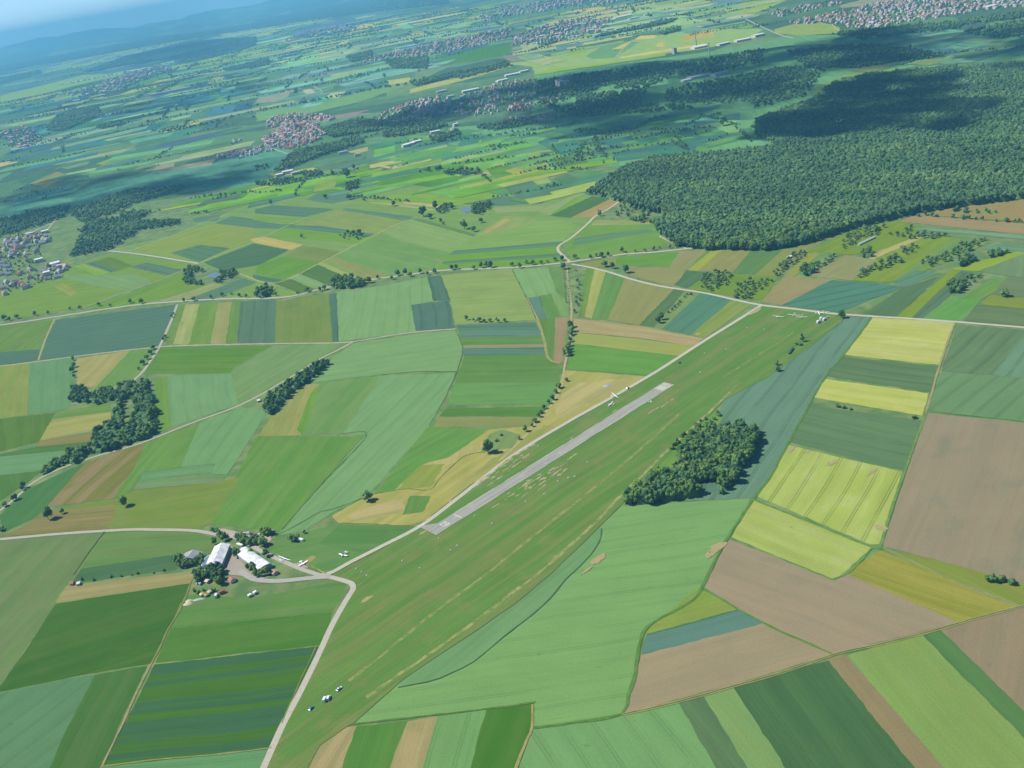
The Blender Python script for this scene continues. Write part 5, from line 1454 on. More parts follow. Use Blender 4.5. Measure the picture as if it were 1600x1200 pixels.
def build_far_strips():
    V, F, C, n = [], [], [], 0
    for pp, num, ang, pal in FAR_AREAS:
        poly = pts(pp); xs = [p[0] for p in poly]; ys = [p[1] for p in poly]; k = 0; tries = 0
        while k < num and tries < 9000:
            tries += 1
            q = (rng.uniform(min(xs), max(xs)), rng.uniform(min(ys), max(ys)))
            if not inside(q, poly): continue
            if any(inside(q, v) for v in VPOLY): continue
            d = dist(q); s = min(2.2, max(.55, d / 5000)); a = ang + rng.choice((0, 0, 0, 1.45)) + rng.gauss(0, .12)
            L, W = rng.uniform(140, 520) * s, rng.uniform(35, 150) * s
            u, v = Vector((math.cos(a), math.sin(a))), Vector((-math.sin(a), math.cos(a)))
            sk = rng.uniform(-.5, .5); c = Vector(q)
            z = .02 + .0011 * n / 4 if d < 3400 else .04 + .0006 * n
            cs = [c - u * L / 2 - v * W / 2, c + u * L / 2 - v * W / 2, c + u * L / 2 + v * W / 2 + u * sk * W, c - u * L / 2 + v * W / 2 + u * sk * W]
            if not all(inside(e, poly) for e in cs) and rng.random() < .7: continue
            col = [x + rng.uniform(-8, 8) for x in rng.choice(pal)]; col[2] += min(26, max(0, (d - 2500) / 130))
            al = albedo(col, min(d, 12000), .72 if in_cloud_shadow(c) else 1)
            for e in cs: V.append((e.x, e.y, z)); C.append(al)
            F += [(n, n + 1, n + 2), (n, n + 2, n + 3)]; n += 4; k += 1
    m, t, b = new_mat('far_crop'); A = nd(t, 'ShaderNodeAttribute', attribute_type='GEOMETRY', attribute_name='tint')
    tc = nd(t, 'ShaderNodeTexCoord'); f = smooth_n(t, noise_n(t, tc.outputs['Object'], .012, 5, .65), .25, .75, .8, 1.2)
    t.links.new(scale_col(t, A.outputs['Color'], f), b.inputs['Base Color']); b.inputs['Roughness'].default_value = 1; b.inputs['Specular IOR Level'].default_value = 0
    link('far_fields', np_mesh('far_fields', np.array(V), np.array(F), np.array(C)), m)['kind'] = 'structure'
    # hedges and stray trees between the far strips
    P = []
    for pp, num, ang, pal in FAR_AREAS:
        poly = pts(pp); xs = [p[0] for p in poly]; ys = [p[1] for p in poly]; k = 0; tries = 0
        while k < num * (.12 if num in (60, 70) else .8) and tries < 6000:
            tries += 1
            q = Vector((rng.uniform(min(xs), max(xs)), rng.uniform(min(ys), max(ys))))
            if not inside(q, poly): continue
            k += 1; d = dist(q); s = max(.75, d / 4600); a = ang + rng.choice((0, 0, 1.4)) + rng.gauss(0, .15); m_ = int(rng.choice((1, 2, 4, 7, 12, 20, 26)))
            u = Vector((math.cos(a), math.sin(a)))
            for i in range(m_):
                e = q + u * (i - m_ / 2) * 11 * s + Vector((rng.gauss(0, 3), rng.gauss(0, 3))) * s
                P.append((e.x, e.y, s * rng.uniform(.45, .95)))
    mass_trees('distant_trees', P, (.85, 1.2), 'stray trees and hedges among the far fields', K_FARTREE, scale_by_distance=True)

# ---------------------------------------------------------------- villages
VILLAGES = [
 # outline, spacing m, street angle, tree share, where
 ('0,380 30,366 60,362 84,372 60,388 70,398 40,404 0,410', 21, .5, .35, 'village at the left picture edge'),
 ('0,410 60,404 66,416 104,416 104,424 80,428 60,426 30,432 0,430', 23, .5, .5, 'village at the left picture edge'),
 ('18,440 60,430 96,428 92,438 50,448 20,458 0,464 0,446', 21, .5, .4, 'village at the left picture edge'),
 ('338,247 360,238 380,236 420,226 440,224 436,234 400,242 372,250', 22, .3, .15, 'white housing estate below the church village'),
 ('360,222 376,216 376,222 362,226', 22, .3, .3, 'church village in the middle distance'),
 ('408,220 430,206 445,196 470,190 500,194 505,206 500,220 480,226 462,232 440,234 424,228', 19, .2, .12, 'church village in the middle distance'),
 ('412,198 430,182 460,178 500,180 522,182 520,190 480,188 455,194 430,200', 22, .3, .25, 'upper rows of the church village'),
 ('500,206 520,200 540,198 540,206 510,214', 24, .3, .4, 'church village in the middle distance'),
 ('548,206 575,190 600,176 640,160 690,150 706,158 700,172 676,184 664,197 620,201 580,206', 25, .4, .3, 'second village beyond the valley wood'),
 ('690,178 706,158 740,142 800,126 838,124 850,138 884,146 866,164 800,176 740,182', 27, .2, .42, 'hillside town beyond the second village'),
 ('780,190 800,186 846,180 876,178 874,186 800,194', 24, .2, .25, 'row of red roofs at the shaded slope'),
 ('20,232 0,206 36,198 60,208 68,220 44,230', 30, .3, .35, 'hamlet at the far left'),
 ('100,150 150,134 190,118 250,102 270,110 220,130 180,140 150,150', 40, .25, .3, 'far hill village'),
 ('565,100 580,90 640,78 700,62 780,48 800,40 800,58 760,70 700,82 640,92 600,94', 36, .2, .15, 'long sunlit village'),
 ('440,66 480,50 540,38 560,44 520,54 470,62', 48, .2, .35, 'faint village far off'),
 ('735,30 790,14 840,4 900,-4 980,-8 960,6 880,14 820,22 760,34', 50, .2, .3, 'town far beyond the sunlit village'),
 ('800,72 800,58 850,40 900,34 960,28 940,50 900,60 850,70', 40, .2, .2, 'works town beyond the fields'),
 ('1228,36 1260,28 1300,20 1360,8 1440,-6 1560,-20 1700,-30 1700,4 1600,10 1540,16 1480,26 1420,34 1380,42 1330,44 1300,36 1250,38', 28, .15, .2, 'big town on the far slope'),
 ('1205,22 1240,12 1300,2 1320,6 1260,18 1215,28', 32, .15, .3, 'outlying quarter of the big town'),
 ('144,388 168,380 172,386 150,394', 26, .4, .5, 'hamlet in the valley wood'),
 ('56,334 84,330 100,328 98,332 70,336', 24, .3, .3, 'hamlet in the valley wood'),
]
def house_shapes():
    out = []
    for k, (l, w, h, rf) in enumerate([(12, 9, 5.2, 3.6), (15, 9.5, 5.5, 4), (10, 8.5, 5, 3.4), (19, 11, 5.2, 4.6), (13, 10, 6.2, 3.2)]):
        a, b = l / 2, w / 2
        wall = meshdata('wall', [(-a, -b, -.5), (a, -b, -.5), (a, b, -.5), (-a, b, -.5), (-a, -b, h), (a, -b, h), (a, b, h), (-a, b, h), (-a, 0, h + rf), (a, 0, h + rf)],
                        [(0, 1, 5, 4), (2, 3, 7, 6), (1, 2, 6, 9, 5), (3, 0, 4, 8, 7)])
        o, e, t = a + .5, b + .6, .28
        z0 = h - .6 * rf / b + .12
        rv = []
        for dz in (0, t): rv += [(-o, -e, z0 + dz), (o, -e, z0 + dz), (o, 0, h + rf + .12 + dz), (-o, 0, h + rf + .12 + dz), (o, e, z0 + dz), (-o, e, z0 + dz)]
        rfm = meshdata('roof', rv, [(6, 7, 8, 9), (9, 8, 10, 11), (1, 0, 3, 2), (2, 3, 5, 4), (0, 1, 7, 6), (4, 5, 11, 10), (1, 2, 8, 7), (2, 4, 10, 8), (3, 0, 6, 9), (5, 3, 9, 11)])
        ch = MB().quadbox(a * .3, a * .3 + .8, -.5 + b * .3, .3 + b * .3, h + rf * .4, h + rf + .9).mesh('chimney')
        out.append((wall, rfm, ch))
    return out
HS = house_shapes()
VPOLY = [pts(v[0]) for v in VILLAGES]
build_far_strips()
ROOFS = [('roof_red', 'terracotta'), ('roof_brown', 'brown'), ('roof_grey', 'grey'), ('roof_orange', 'orange')]
WALLS = [('wall_white', 'white'), ('wall_cream', 'cream'), ('wall_white', 'white')]
_cache = {}
def hmesh(k, part, mat):
    if (k, part, mat) not in _cache:
        me = HS[k][part].copy(); me.name = ('wall', 'roof', 'chimney')[part]; me.materials.append(M[mat]); _cache[(k, part, mat)] = me
    return _cache[(k, part, mat)]
def build_villages():
    H, T = [], []
    for pp, sp, ang, tr, where in VILLAGES:
        poly = pts(pp); tr = min(.66, tr + .2); rot = Matrix.Rotation(ang, 2); inv = rot.transposed()
        rp = [inv @ Vector(p[:2]) for p in poly]
        d = dist(sum((Vector(p) for p in poly), Vector()) / len(poly)); k = max(1.0, d / 5200)
        for q in scatter_poly(rp, sp * k ** .8, 0, .44):
            w = rot @ Vector(q)
            if rng.random() < tr: T.append((w.x, w.y, .62 * max(1, d / 4200)))
            else:
                H.append((w.x, w.y, ang + rng.choice((0, math.pi / 2)) + rng.uniform(-.15, .15), k, where))
                if rng.random() < .9: T.append((w.x + rng.uniform(-.5, .5) * sp * k, w.y + sp * k * .48, .38 * max(1, d / 4200)))
    H.sort(key=lambda h: dist(h) / h[3])
    for i, (x, y, a, k, where) in enumerate(H[:290]):
        r = rng.choices(ROOFS, (1.6, 2.5, 5, .6) if 'picture edge' in where else (3, 3, 3.5, 1))[0]; w = rng.choice(WALLS); s = rng.randrange(len(HS))
        if 'white housing' in where: r, w = ROOFS[2], WALLS[0]
        o = empty('house', (x, y, 0), a); sc = rng.uniform(.85, 1.1) * k; o.scale = (sc, sc, sc)
        size = 'long' if s == 3 else ('small' if s == 2 else '')
        tag(o, f'{size} {w[1]} walled house with {r[1]} roof, {where}'.strip(), 'house', f'{size} {w[1]} houses with {r[1]} roofs, {where}'.strip())
        link('wall', hmesh(s, 0, w[0]), None, o); link('roof', hmesh(s, 1, r[0]), None, o)
        if i < 90: link('chimney', hmesh(s, 2, 'roof_brown'), None, o)
    # all the houses farther off, as one mass
    V, F, C, n = [], [], [], 0
    cols = {'roof_red': (.32, .175, .135), 'roof_brown': (.25, .175, .15), 'roof_grey': (.32, .335, .355), 'roof_orange': (.42, .27, .19)}
    geo = []
    for wall, roof, ch in HS:
        g = []
        for me in (wall, roof):
            me.calc_loop_triangles()
            v = np.array([p.co[:] for p in me.vertices]); f = np.array([t.vertices[:] for t in me.loop_triangles]); g.append((v, f))
        geo.append(g)
    for x, y, a, k, where in H[290:]:
        s = rng.randrange(len(HS)); r = rng.choices(ROOFS, (3, 3, 3, 1.2))[0][0]; sc = k * rng.uniform(.8, 1.12)
        c, sn = math.cos(a) * sc, math.sin(a) * sc
        for j, (v, f) in enumerate(geo[s]):
            w = np.empty_like(v); w[:, 0] = v[:, 0] * c - v[:, 1] * sn + x; w[:, 1] = v[:, 0] * sn + v[:, 1] * c + y; w[:, 2] = v[:, 2] * sc
            V.append(w); F.append(f + n); n += len(v)
            col = rng.choice([(.50, .48, .45), (.46, .41, .34), (.54, .53, .52)]) if j == 0 else cols[r]
            C.append(np.tile(np.array(col) * rng.uniform(.8, 1.15), (len(v), 1)))
    m, t, b = new_mat('distant_house'); at_ = nd(t, 'ShaderNodeAttribute', attribute_type='GEOMETRY', attribute_name='tint'); t.links.new(at_.outputs['Color'], b.inputs['Base Color'])
    o = link('distant_houses', np_mesh('distant_houses', np.vstack(V), np.vstack(F), np.vstack(C)), m)
    tag(o, 'far town and village houses with red and brown roofs', 'houses', kind='stuff')
    mass_trees('village_trees', T, (.8, 1.2), 'garden trees between the houses of the far villages', K_FARTREE, scale_by_distance=True)
build_villages()

# ---------------------------------------------------------------- large buildings
def gable_building(name, label, cat, p0, p1, halfw, eave, ridge, wall, roof, over=.4, doors=0, group=None, flat=False):
    """Building along the line p0-p1 (ground points): walls, roof slab, sliding doors."""
    p0, p1 = Vector(p0[:2]), Vector(p1[:2]); c = (p0 + p1) / 2; d = p1 - p0; a = d.length / 2; b = halfw
    o = empty(name, (c.x, c.y, 0), math.atan2(d.y, d.x)); tag(o, label, cat, group)
    w = meshdata('wall', [(-a, -b, -.5), (a, -b, -.5), (a, b, -.5), (-a, b, -.5), (-a, -b, eave), (a, -b, eave), (a, b, eave), (-a, b, eave), (-a, 0, ridge), (a, 0, ridge)],
                 [(0, 1, 5, 4), (2, 3, 7, 6), (1, 2, 6, 9, 5), (3, 0, 4, 8, 7)])
    link('wall', w, M[wall], o)
    sl = (ridge - eave) / b; e = b + over; z0 = eave - over * sl + .05; zr = ridge + .05; t = .3; oa = a + over; rv = []
    for dz in (0, t): rv += [(-oa, -e, z0 + dz), (oa, -e, z0 + dz), (oa, 0, zr + dz), (-oa, 0, zr + dz), (oa, e, z0 + dz), (-oa, e, z0 + dz)]
    rf = link('roof', meshdata('roof', rv, [(6, 7, 8, 9), (9, 8, 10, 11), (1, 0, 3, 2), (2, 3, 5, 4), (0, 1, 7, 6), (4, 5, 11, 10), (1, 2, 8, 7), (2, 4, 10, 8), (3, 0, 6, 9), (5, 3, 9, 11)]), M[roof], o)
    for k in range(doors):
        L = 2 * a / doors; x = -a + L * (k + .5)
        link('door', MB().quadbox(x - L * .42, x + L * .42, -b - .12, -b + .1, 0, eave * .8).mesh('door'), M['wall_grey'], o)
    return o, rf, (a, b, eave, ridge, sl)

def build_hangars():
    # the big hangar with a solar array on its lower wing
    r0, r1 = at(346, 848.5, 8), at(332.5, 880, 8)
    o, rf, (a, b, e, r, sl) = gable_building('hangar', 'large white roofed hangar with a lower solar wing beside the yard', 'hangar', r0, r1, 8.0, 5, 8, 'wall_green', 'hangar_roof', .5, 0)
    for k in range(5):
        x = -a + (k + .5) * 2 * a / 5
        link('door', MB().quadbox(x - a / 5 * .85, x + a / 5 * .85, b, b + .15, 0, 4.1).mesh('door'), M['wall_grey'], o)
    for k in range(6):
        x = -a + (k + .5) * 2 * a / 6
        link('skylight', MB().quadbox(x - 1, x + 1, -3.2, -1.6, 0, .12, Matrix.Translation((0, 0, r + .38)) @ Matrix.Rotation(math.atan(sl), 4, 'X')).mesh('skylight'), M['wall_grey'], o)
    q0, q1 = at(328.5, 868, 4.6), at(319.5, 889, 4.6)
    o2, rf2, (a2, b2, e2, rr2, s2) = gable_building('workshop', 'low wing with blue grey solar panels joined to the big hangar', 'workshop', q0, q1, 5.6, 3.4, 5.0, 'wall_white', 'hangar_roof', .4, 2)
    ang = math.atan(s2)
    for k in range(7):
        x0 = -a2 + .5 + k * (2 * a2 - 1) / 7; x1 = x0 + (2 * a2 - 1) / 7 - .12
        v = []
        for y, in ((-b2 * .95,), (-b2 * .08,)):
            z = rr2 + s2 * y + .42
            v += [(x0, y, z), (x1, y, z)]
        for y, in ((-b2 * .95,), (-b2 * .08,)):
            z = rr2 + s2 * y + .50
            v += [(x0, y, z), (x1, y, z)]
        link('solar_panel', meshdata('solar_panel', v, [(4, 5, 7, 6), (0, 2, 3, 1), (0, 1, 5, 4), (2, 6, 7, 3), (0, 4, 6, 2), (1, 3, 7, 5)]), M['solar'], o2)
    # the second hall: broad low arch
    h0, h1 = (at(368, 864.5, 4.5) + at(384, 854.5, 4.5)) / 2, (at(420, 881, 4.5) + at(408, 890, 4.5)) / 2
    d = (h1 - h0); L = d.length / 2; c = (h0 + h1) / 2; hw = (at(368, 864.5, 4.5) - at(384, 854.5, 4.5)).length / 2
    o = empty('hangar', (c.x, c.y, 0), math.atan2(d.y, d.x)); tag(o, 'wide white arched hall facing the yard with a striped orange end', 'hangar')
    n = 12; ring = [(-math.cos(math.pi * i / n) * hw * 1.03, 4.2 + math.sin(math.pi * i / n) * 1.9) for i in range(n + 1)]
    rv, rfc = [], []
    for s in (-1, 1):
        for dz in (0, .3): rv += [(s * (L + .5), y, z + dz) for y, z in ring]
    m_ = n + 1
    for i in range(n):
        rfc += [(m_ + i, m_ + i + 1, 3 * m_ + i + 1, 3 * m_ + i), (i, 2 * m_ + i, 2 * m_ + i + 1, i + 1), (i, i + 1, m_ + i + 1, m_ + i), (2 * m_ + i, 3 * m_ + i, 3 * m_ + i + 1, 2 * m_ + i + 1)]
    link('roof', meshdata('roof', rv, rfc, False), M['hangar_roof'], o)
    wb = MB(); wb.quadbox(-L, L, -hw, hw, -.5, 4.15); link('wall', wb.mesh('wall'), M['wall_white'], o)
    for s in (-1, 1):
        g = [(s * L, y * .97, z) for y, z in ring] ; link('gable', meshdata('gable', g + [(s * L * .992, y, z) for _, y, z in g], [tuple(range(m_)), tuple(range(2 * m_ - 1, m_ - 1, -1))]), M['orange'] if s > 0 else M['wall_white'], o)
    for k in range(4):
        x = -L + (k + .5) * L / 2
        link('door', MB().quadbox(x - L * .21, x + L * .21, -hw - .15, -hw + .05, 0, 3.7).mesh('door'), M['wall_grey'], o)
    # the grey barn
    gable_building('barn', 'weathered grey roofed barn behind trees left of the big hangar', 'barn', at(302, 861, 6), at(293.5, 872, 6), 9.5, 3.8, 7.2, 'wall_wood', 'roof_grey', .8, 1)
    gable_building('shed', 'small red roofed hut on the lawn below the hangars', 'shed', at(360, 903, 3), at(364, 906, 3), 2.8, 2.6, 4.2, 'wall_white', 'roof_red', .5, 1)
    gable_building('shed', 'little dark shed with a red roof on the dark field strip', 'shed', at(110, 911, 2), at(115, 910, 2), 2.4, 2.3, 3.4, 'wall_wood', 'roof_red', .4, 1)
    gable_building('shed', 'pale flat shed right of the red roofed one on the strip', 'shed', at(120, 911.5, 2), at(125, 910.5, 2), 2.2, 2.2, 2.8, 'wall_grey', 'wall_white', .3, 1)
    gable_building('shed', 'cream garden hut among the trees below the hangar', 'shed', at(322, 907, 2), at(326, 908, 2), 2.2, 2.3, 3.2, 'wall_cream', 'wall_cream', .4, 1)
    gable_building('shed', 'small white hut in the trees at the hedge wood end', 'shed', at(402, 626, 2), at(406, 625, 2), 2.4, 2.4, 3.4, 'wall_white', 'white_metal', .4, 1)
    gable_building('shed', 'tiny white hut in the dense orchard belt', 'shed', at(1231, 402, 2), at(1236, 400, 2), 2.6, 2.4, 3.4, 'wall_white', 'white_metal', .4, 1)
    gable_building('greenhouse', 'long narrow grey greenhouse among the fruit trees', 'greenhouse', at(1341, 382, 2), at(1366, 370, 2), 2.6, 2.2, 3.4, 'wall_grey', 'wall_grey', .2, 1)
    gable_building('clubhouse', 'orange roofed hut with terrace right of the arched hall', 'hut', at(425, 891, 3), at(430, 894, 3), 2.6, 2.5, 3.8, 'wall_cream', 'roof_orange', .5, 1)
build_hangars()

HALLS = """
845,58,90,35 white works hall at the near corner of the works town
866,44,110,34 long white works hall in the middle of the works town
888,47,80,30 broad white works hall right of the long one
904,39,120,34 white works hall on the upper edge of the works town
922,49,90,36 square white works hall low in the works town
938,42,110,30 narrow white works hall at the right of the works town
952,47,80,30 small white works hall at the end of the works town
972,27,230,60 very long white warehouse by the motorway junction
872,54,70,30 short white works hall under the long one
832,63,90,40 grey white works hall at the left of the works town
905,57,80,26 low white works hall at the field edge
990,30,120,30 white warehouse right of the very long one
1012,24,90,26 last white warehouse before the motorway fork
800,118,120,38 bright white factory hall above the hillside town
784,127,90,34 white factory hall left of the bright one
818,113,80,30 pale factory hall right of the bright one
735,143,130,36 long white roofed factory with trees around
690,144,80,30 grey white factory left of the long white roofed one
704,152,50,26 small pale factory below the grey white one
640,227,60,24 white farm hall under the second village
651,223,55,22 second white farm hall set right of the first
634,230,40,20 low white farm shed left of the farm halls
680,208,60,20 long pale stable on the slope below the village
712,197,30,14 small pale barn above the long stable
450,271,60,26 white roofed farm barn left of the distant trees
462,273,45,20 grey farm barn right of the white roofed one
437,275,40,20 low farm shed before the white roofed barn
536,240,50,22 dark roofed barn with a bright end on the far meadow
558,244,30,12 small white shed right of the dark roofed barn
71,364,34,18 bright white hall in the village at the left edge
48,368,40,14 long white shed at the left village road
62,409,34,18 white barn in the middle of the left village
86,414,44,24 large pale barn at the field edge of the left village
74,430,28,16 white barn at the lower end of the left village
95,418,28,16 grey barn behind the large pale barn
1092,121,140,50 grey glasshouse hall in the shaded slope
1124,117,110,46 bluish glasshouse hall right of the grey one
1072,127,60,30 short pale shed left of the glasshouse halls
1160,64,120,40 white plant hall on the quarry ridge
1092,75,110,60 round cornered white plant building on the ridge
1130,70,100,30 low white plant shed on the ridge
1054,84,26,22 grey silo block at the left end of the ridge
1184,57,90,40 pale plant hall at the right end of the ridge
660,98,60,24 pale hall below the long sunlit village
672,103,50,22 bright hall beside the pale one below the sunlit village
120,158,90,40 white hall below the far hill village
160,150,90,30 second white hall below the far hill village
182,160,70,30 bluish hall at the right of the far white halls
640,37,90,40 white far hall on the hazy plain
1545,12,90,40 large white hall in the big town
"""
def build_halls():
    for ln in HALLS.strip().split('\n'):
        head, lab = ln.split(' ', 1); x, y, l, w = map(float, head.split(','))
        p = at(x, y); a = rng.choice((.2, .35, .15)); u = Vector((math.cos(a), math.sin(a), 0)) * l * .27
        hh = 24 if 'silo' in lab else rng.uniform(6, 9)
        roof = 'solar' if 'bluish' in lab else ('roof_grey' if 'dark' in lab or 'silo' in lab else ('wall_grey' if 'grey' in lab else 'white_metal'))
        gable_building('silo' if 'silo' in lab else ('barn' if 'barn' in lab else 'hall'), lab, 'silo' if 'silo' in lab else ('barn' if 'barn' in lab else 'hall'), p - u, p + u, w * .42, hh, hh + w * .05, 'wall_white' if 'grey' not in lab else 'wall_grey', roof, .5, 0)
    # church
    p = at(463, 202)
    o = empty('church', (p.x, p.y, 0), .3); tag(o, 'church with tall pale tower above the village roofs', 'church')
    link('nave', MB().quadbox(2, 26, -6.5, 6.5, -.5, 10).mesh('nave'), M['wall_cream'], o)
    link('roof', meshdata('roof', [(1.5, -7.2, 9.6), (26.6, -7.2, 9.6), (26.6, 7.2, 9.6), (1.5, 7.2, 9.6), (1.5, 0, 18), (26.6, 0, 18)], [(0, 1, 5, 4), (2, 3, 4, 5), (1, 2, 5), (3, 0, 4), (3, 2, 1, 0)]), M['roof_red'], o)
    link('tower', MB().quadbox(-6, 1.5, -3.8, 3.8, -.5, 30).mesh('tower'), M['wall_white'], o)
    link('spire', meshdata('spire', [(-6.3, -4.1, 30), (1.8, -4.1, 30), (1.8, 4.1, 30), (-6.3, 4.1, 30), (-2.2, 0, 46)], [(0, 1, 4), (1, 2, 4), (2, 3, 4), (3, 0, 4), (3, 2, 1, 0)]), M['roof_brown'], o)
    for k, (x, y) in enumerate([(874, 137), (879, 134), (884, 131), (889, 129), (886, 136), (878, 139)]):
        p = at(x, y); o = empty('apartment_block', (p.x, p.y, 0), .4)
        tag(o, ('white', 'cream')[k % 2] + ' tower block in the cluster on the shaded hillside', 'apartment block', ('white', 'cream')[k % 2] + ' tower blocks on the shaded hillside')
        h = rng.uniform(24, 34); link('wall', MB().quadbox(-11, 11, -7, 7, -.5, h).mesh('wall'), M[('wall_white', 'wall_cream')[k % 2]], o)
        link('roof', MB().quadbox(-11.4, 11.4, -7.4, 7.4, h, h + .8).mesh('roof'), M['roof_grey'], o)
        wb = MB()
        for f in range(int(h / 3) - 1):
            for s in (-1, 1): wb.quadbox(-10, 10, s * 7.06 - .05, s * 7.06 + .05, 2 + 3 * f, 3.4 + 3 * f)
        link('window', wb.mesh('window'), M['glass'], o)
    for x, y, h, lab in ((1088, 72, 60, 'slim lattice mast on the quarry ridge'), (1109, 88, 50, 'pale chimney standing in the shaded field')):
        p = at(x, y); o = empty('mast', (p.x, p.y, 0)); tag(o, lab, 'mast')
        link('shaft', MB().loft([[(math.cos(j * math.pi / 4) * r, math.sin(j * math.pi / 4) * r, z) for j in range(8)] for z, r in ((-.5, 3.2), (h * .5, 2.4), (h, 1.6))]).mesh('shaft'), M['wall_grey' if 'mast' in lab else 'wall_white'], o)
        link('cap', MB().quadbox(-2, 2, -2, 2, h, h + 2).mesh('cap'), M['roof_red'], o)
build_halls()

# ---------------------------------------------------------------- aircraft
def glider_meshes(span=16.5):
    g = {}
    g['fuselage'] = MB().tube([(3.4, 0, .95, .04, .05), (3.0, 0, .95, .24, .3), (2.1, 0, 1.0, .36, .46), (1.0, 0, 1.05, .36, .5), (0, 0, 1.1, .3, .42), (-1.2, 0, 1.15, .17, .22), (-3.2, 0, 1.2, .1, .13), (-4.4, 0, 1.22, .07, .1)], 12).mesh('fuselage', True)
    h = span / 2
    rings = []
    for y, c, x, z, t in ((-h, .4, .1, 1.75, .03), (-h * .6, .75, .3, 1.5, .06), (0, 1.0, .5, 1.32, .09), (h * .6, .75, .3, 1.5, .06), (h, .4, .1, 1.75, .03)):
        rings.append([(x, y, z), (x - c * .3, y, z + t), (x - c, y, z), (x - c * .4, y, z - t * .5)])
    g['wing'] = MB().loft(rings).mesh('wing')
    g['tailplane'] = MB().loft([[(-4.0 + dx, y, 2.35), (-4.2 + dx, y, 2.39), (-4.6 + dx * .3, y, 2.35), (-4.25 + dx, y, 2.32)] for y, dx in ((-1.5, -.2), (0, 0), (1.5, -.2))]).mesh('tailplane')
    g['fin'] = MB().loft([[(-3.6 - s, .05, z), (-3.6 - s, -.05, z), (-4.5 - s * .3, -.02, z), (-4.5 - s * .3, .02, z)] for z, s in ((1.15, 0), (2.36, .5))]).mesh('fin')
    g['canopy'] = MB().tube([(2.75, 0, 1.2, .02, .02), (2.3, 0, 1.32, .25, .2), (1.5, 0, 1.4, .28, .26), (.7, 0, 1.42, .2, .16), (.4, 0, 1.42, .03, .03)], 10).mesh('canopy', True)
    g['wheel'] = MB().loft([[(.6 + .22 * math.cos(j * math.pi / 5), y, .22 + .22 * math.sin(j * math.pi / 5) + .3 * 0) for j in range(10)] for y in (-.08, .08)]).mesh('wheel')
    mats = {'wheel': 'tyre', 'canopy': 'glass'}
    for k, me in g.items(): me.materials.append(M[mats.get(k, 'white_gel')])
    return g
GL = glider_meshes()
def place_parts(name, parts, label, cat, loc, ang, group=None, scale=1.0, roll=0.0, over=None):
    o = empty(name, (loc[0], loc[1], .35)); o.rotation_euler = (roll, 0, ang); o.scale = (scale,) * 3
    tag(o, label, cat, group)
    for k, me in parts.items():
        nm = k.split('.')[0]
        link(nm, me, None, o)
    return o
def heading(a, b):
    q = at(*b) - at(*a); return math.atan2(q.y, q.x)
for (cx, cy), tail, nose, lab, roll, sc in [
    ((961, 619.5), (953, 622), (962, 619), 'white glider crossing the perimeter road beside the runway', .05, 1.1),
    ((954, 633), (959, 633), (953.5, 632.6), 'white glider standing on the grass between road and runway', .05, .95),
    ((1216, 496), (1213, 498.5), (1217.5, 494.5), 'white glider farthest left of those parked at the far airfield end', .04, 1.0),
    ((1240, 494), (1242.5, 492), (1239.5, 495.5), 'white glider parked second from the left at the far end', -.04, 1.05),
    ((1252.5, 497), (1254, 495), (1252, 499), 'white glider with its wing low parked right of the second', .05, 1.0),
    ((1279.5, 491), (1274, 491.5), (1281, 490.8), 'white glider seen nose on beside the far lane', .03, .95),
    ((1287, 489.5), (1287, 488), (1287.5, 491), 'white glider close under the far lane by the dark tree', .04, .9),
    ((445, 874.5), (440.5, 877.5), (446, 873.5), 'white glider on the lawn above the hangar road', .04, 1.15)]:
    place_parts('glider', GL, lab, 'glider', at(cx, cy), heading(tail, nose), 'gliders on the airfield', sc, roll)

def plane_meshes():
    g = {}
    g['fuselage'] = MB().tube([(2.6, 0, 1.3, .1, .1), (2.4, 0, 1.3, .42, .42), (1.2, 0, 1.35, .5, .55), (0, 0, 1.45, .52, .68), (-1.2, 0, 1.35, .4, .48), (-3, 0, 1.35, .22, .26), (-4.6, 0, 1.45, .08, .14)], 12).mesh('fuselage', True)
    g['wing'] = MB().loft([[(x, y, z), (x - c * .3, y, z + .1), (x - c, y, z), (x - c * .4, y, z - .05)] for y, c, x, z in ((-4.9, 1.15, .75, 1.42), (0, 1.6, .95, 1.1), (4.9, 1.15, .75, 1.42))]).mesh('wing')
    g['tailplane'] = MB().loft([[(-3.7, y, 1.5), (-4, y, 1.55), (-4.7, y, 1.5), (-4.1, y, 1.47)] for y in (-1.7, 1.7)]).mesh('tailplane')
    g['fin'] = MB().loft([[(-3.4 - s, .06, z), (-3.4 - s, -.06, z), (-4.8, -.03, z), (-4.8, .03, z)] for z, s in ((1.45, 0), (2.6, .7))]).mesh('fin')
    g['canopy'] = MB().tube([(1.1, 0, 1.75, .05, .05), (.5, 0, 1.95, .4, .3), (-.4, 0, 2.0, .42, .32), (-1.2, 0, 1.75, .1, .1)], 10).mesh('canopy', True)
    pr = MB(); pr.quadbox(2.62, 2.72, -.9, .9, 1.22, 1.38); g['propeller'] = pr.mesh('propeller')
    for i, (x, y) in enumerate(((1.9, 0), (-.1, 1.2), (-.1, -1.2))):
        g[f'wheel.{i}'] = MB().loft([[(x + .28 * math.cos(j * math.pi / 5), y + w, -.05 + .28 * math.sin(j * math.pi / 5)) for j in range(10)] for w in (-.09, .09)]).mesh('wheel')
        g[f'strut.{i}'] = MB().quadbox(x - .06, x + .06, y - .06, y + .06, 0, 1.1).mesh('strut')
    for k, me in g.items(): me.materials.append(M['tyre' if 'wheel' in k else 'glass' if k == 'canopy' else 'car_dark' if k == 'propeller' else 'white_gel'])
    return g
PL = plane_meshes()
place_parts('light_aircraft', PL, 'white low winged aeroplane on the grass above the perimeter road', 'aeroplane', at(537, 869), heading((540, 866), (534, 871)), None, 1.15)
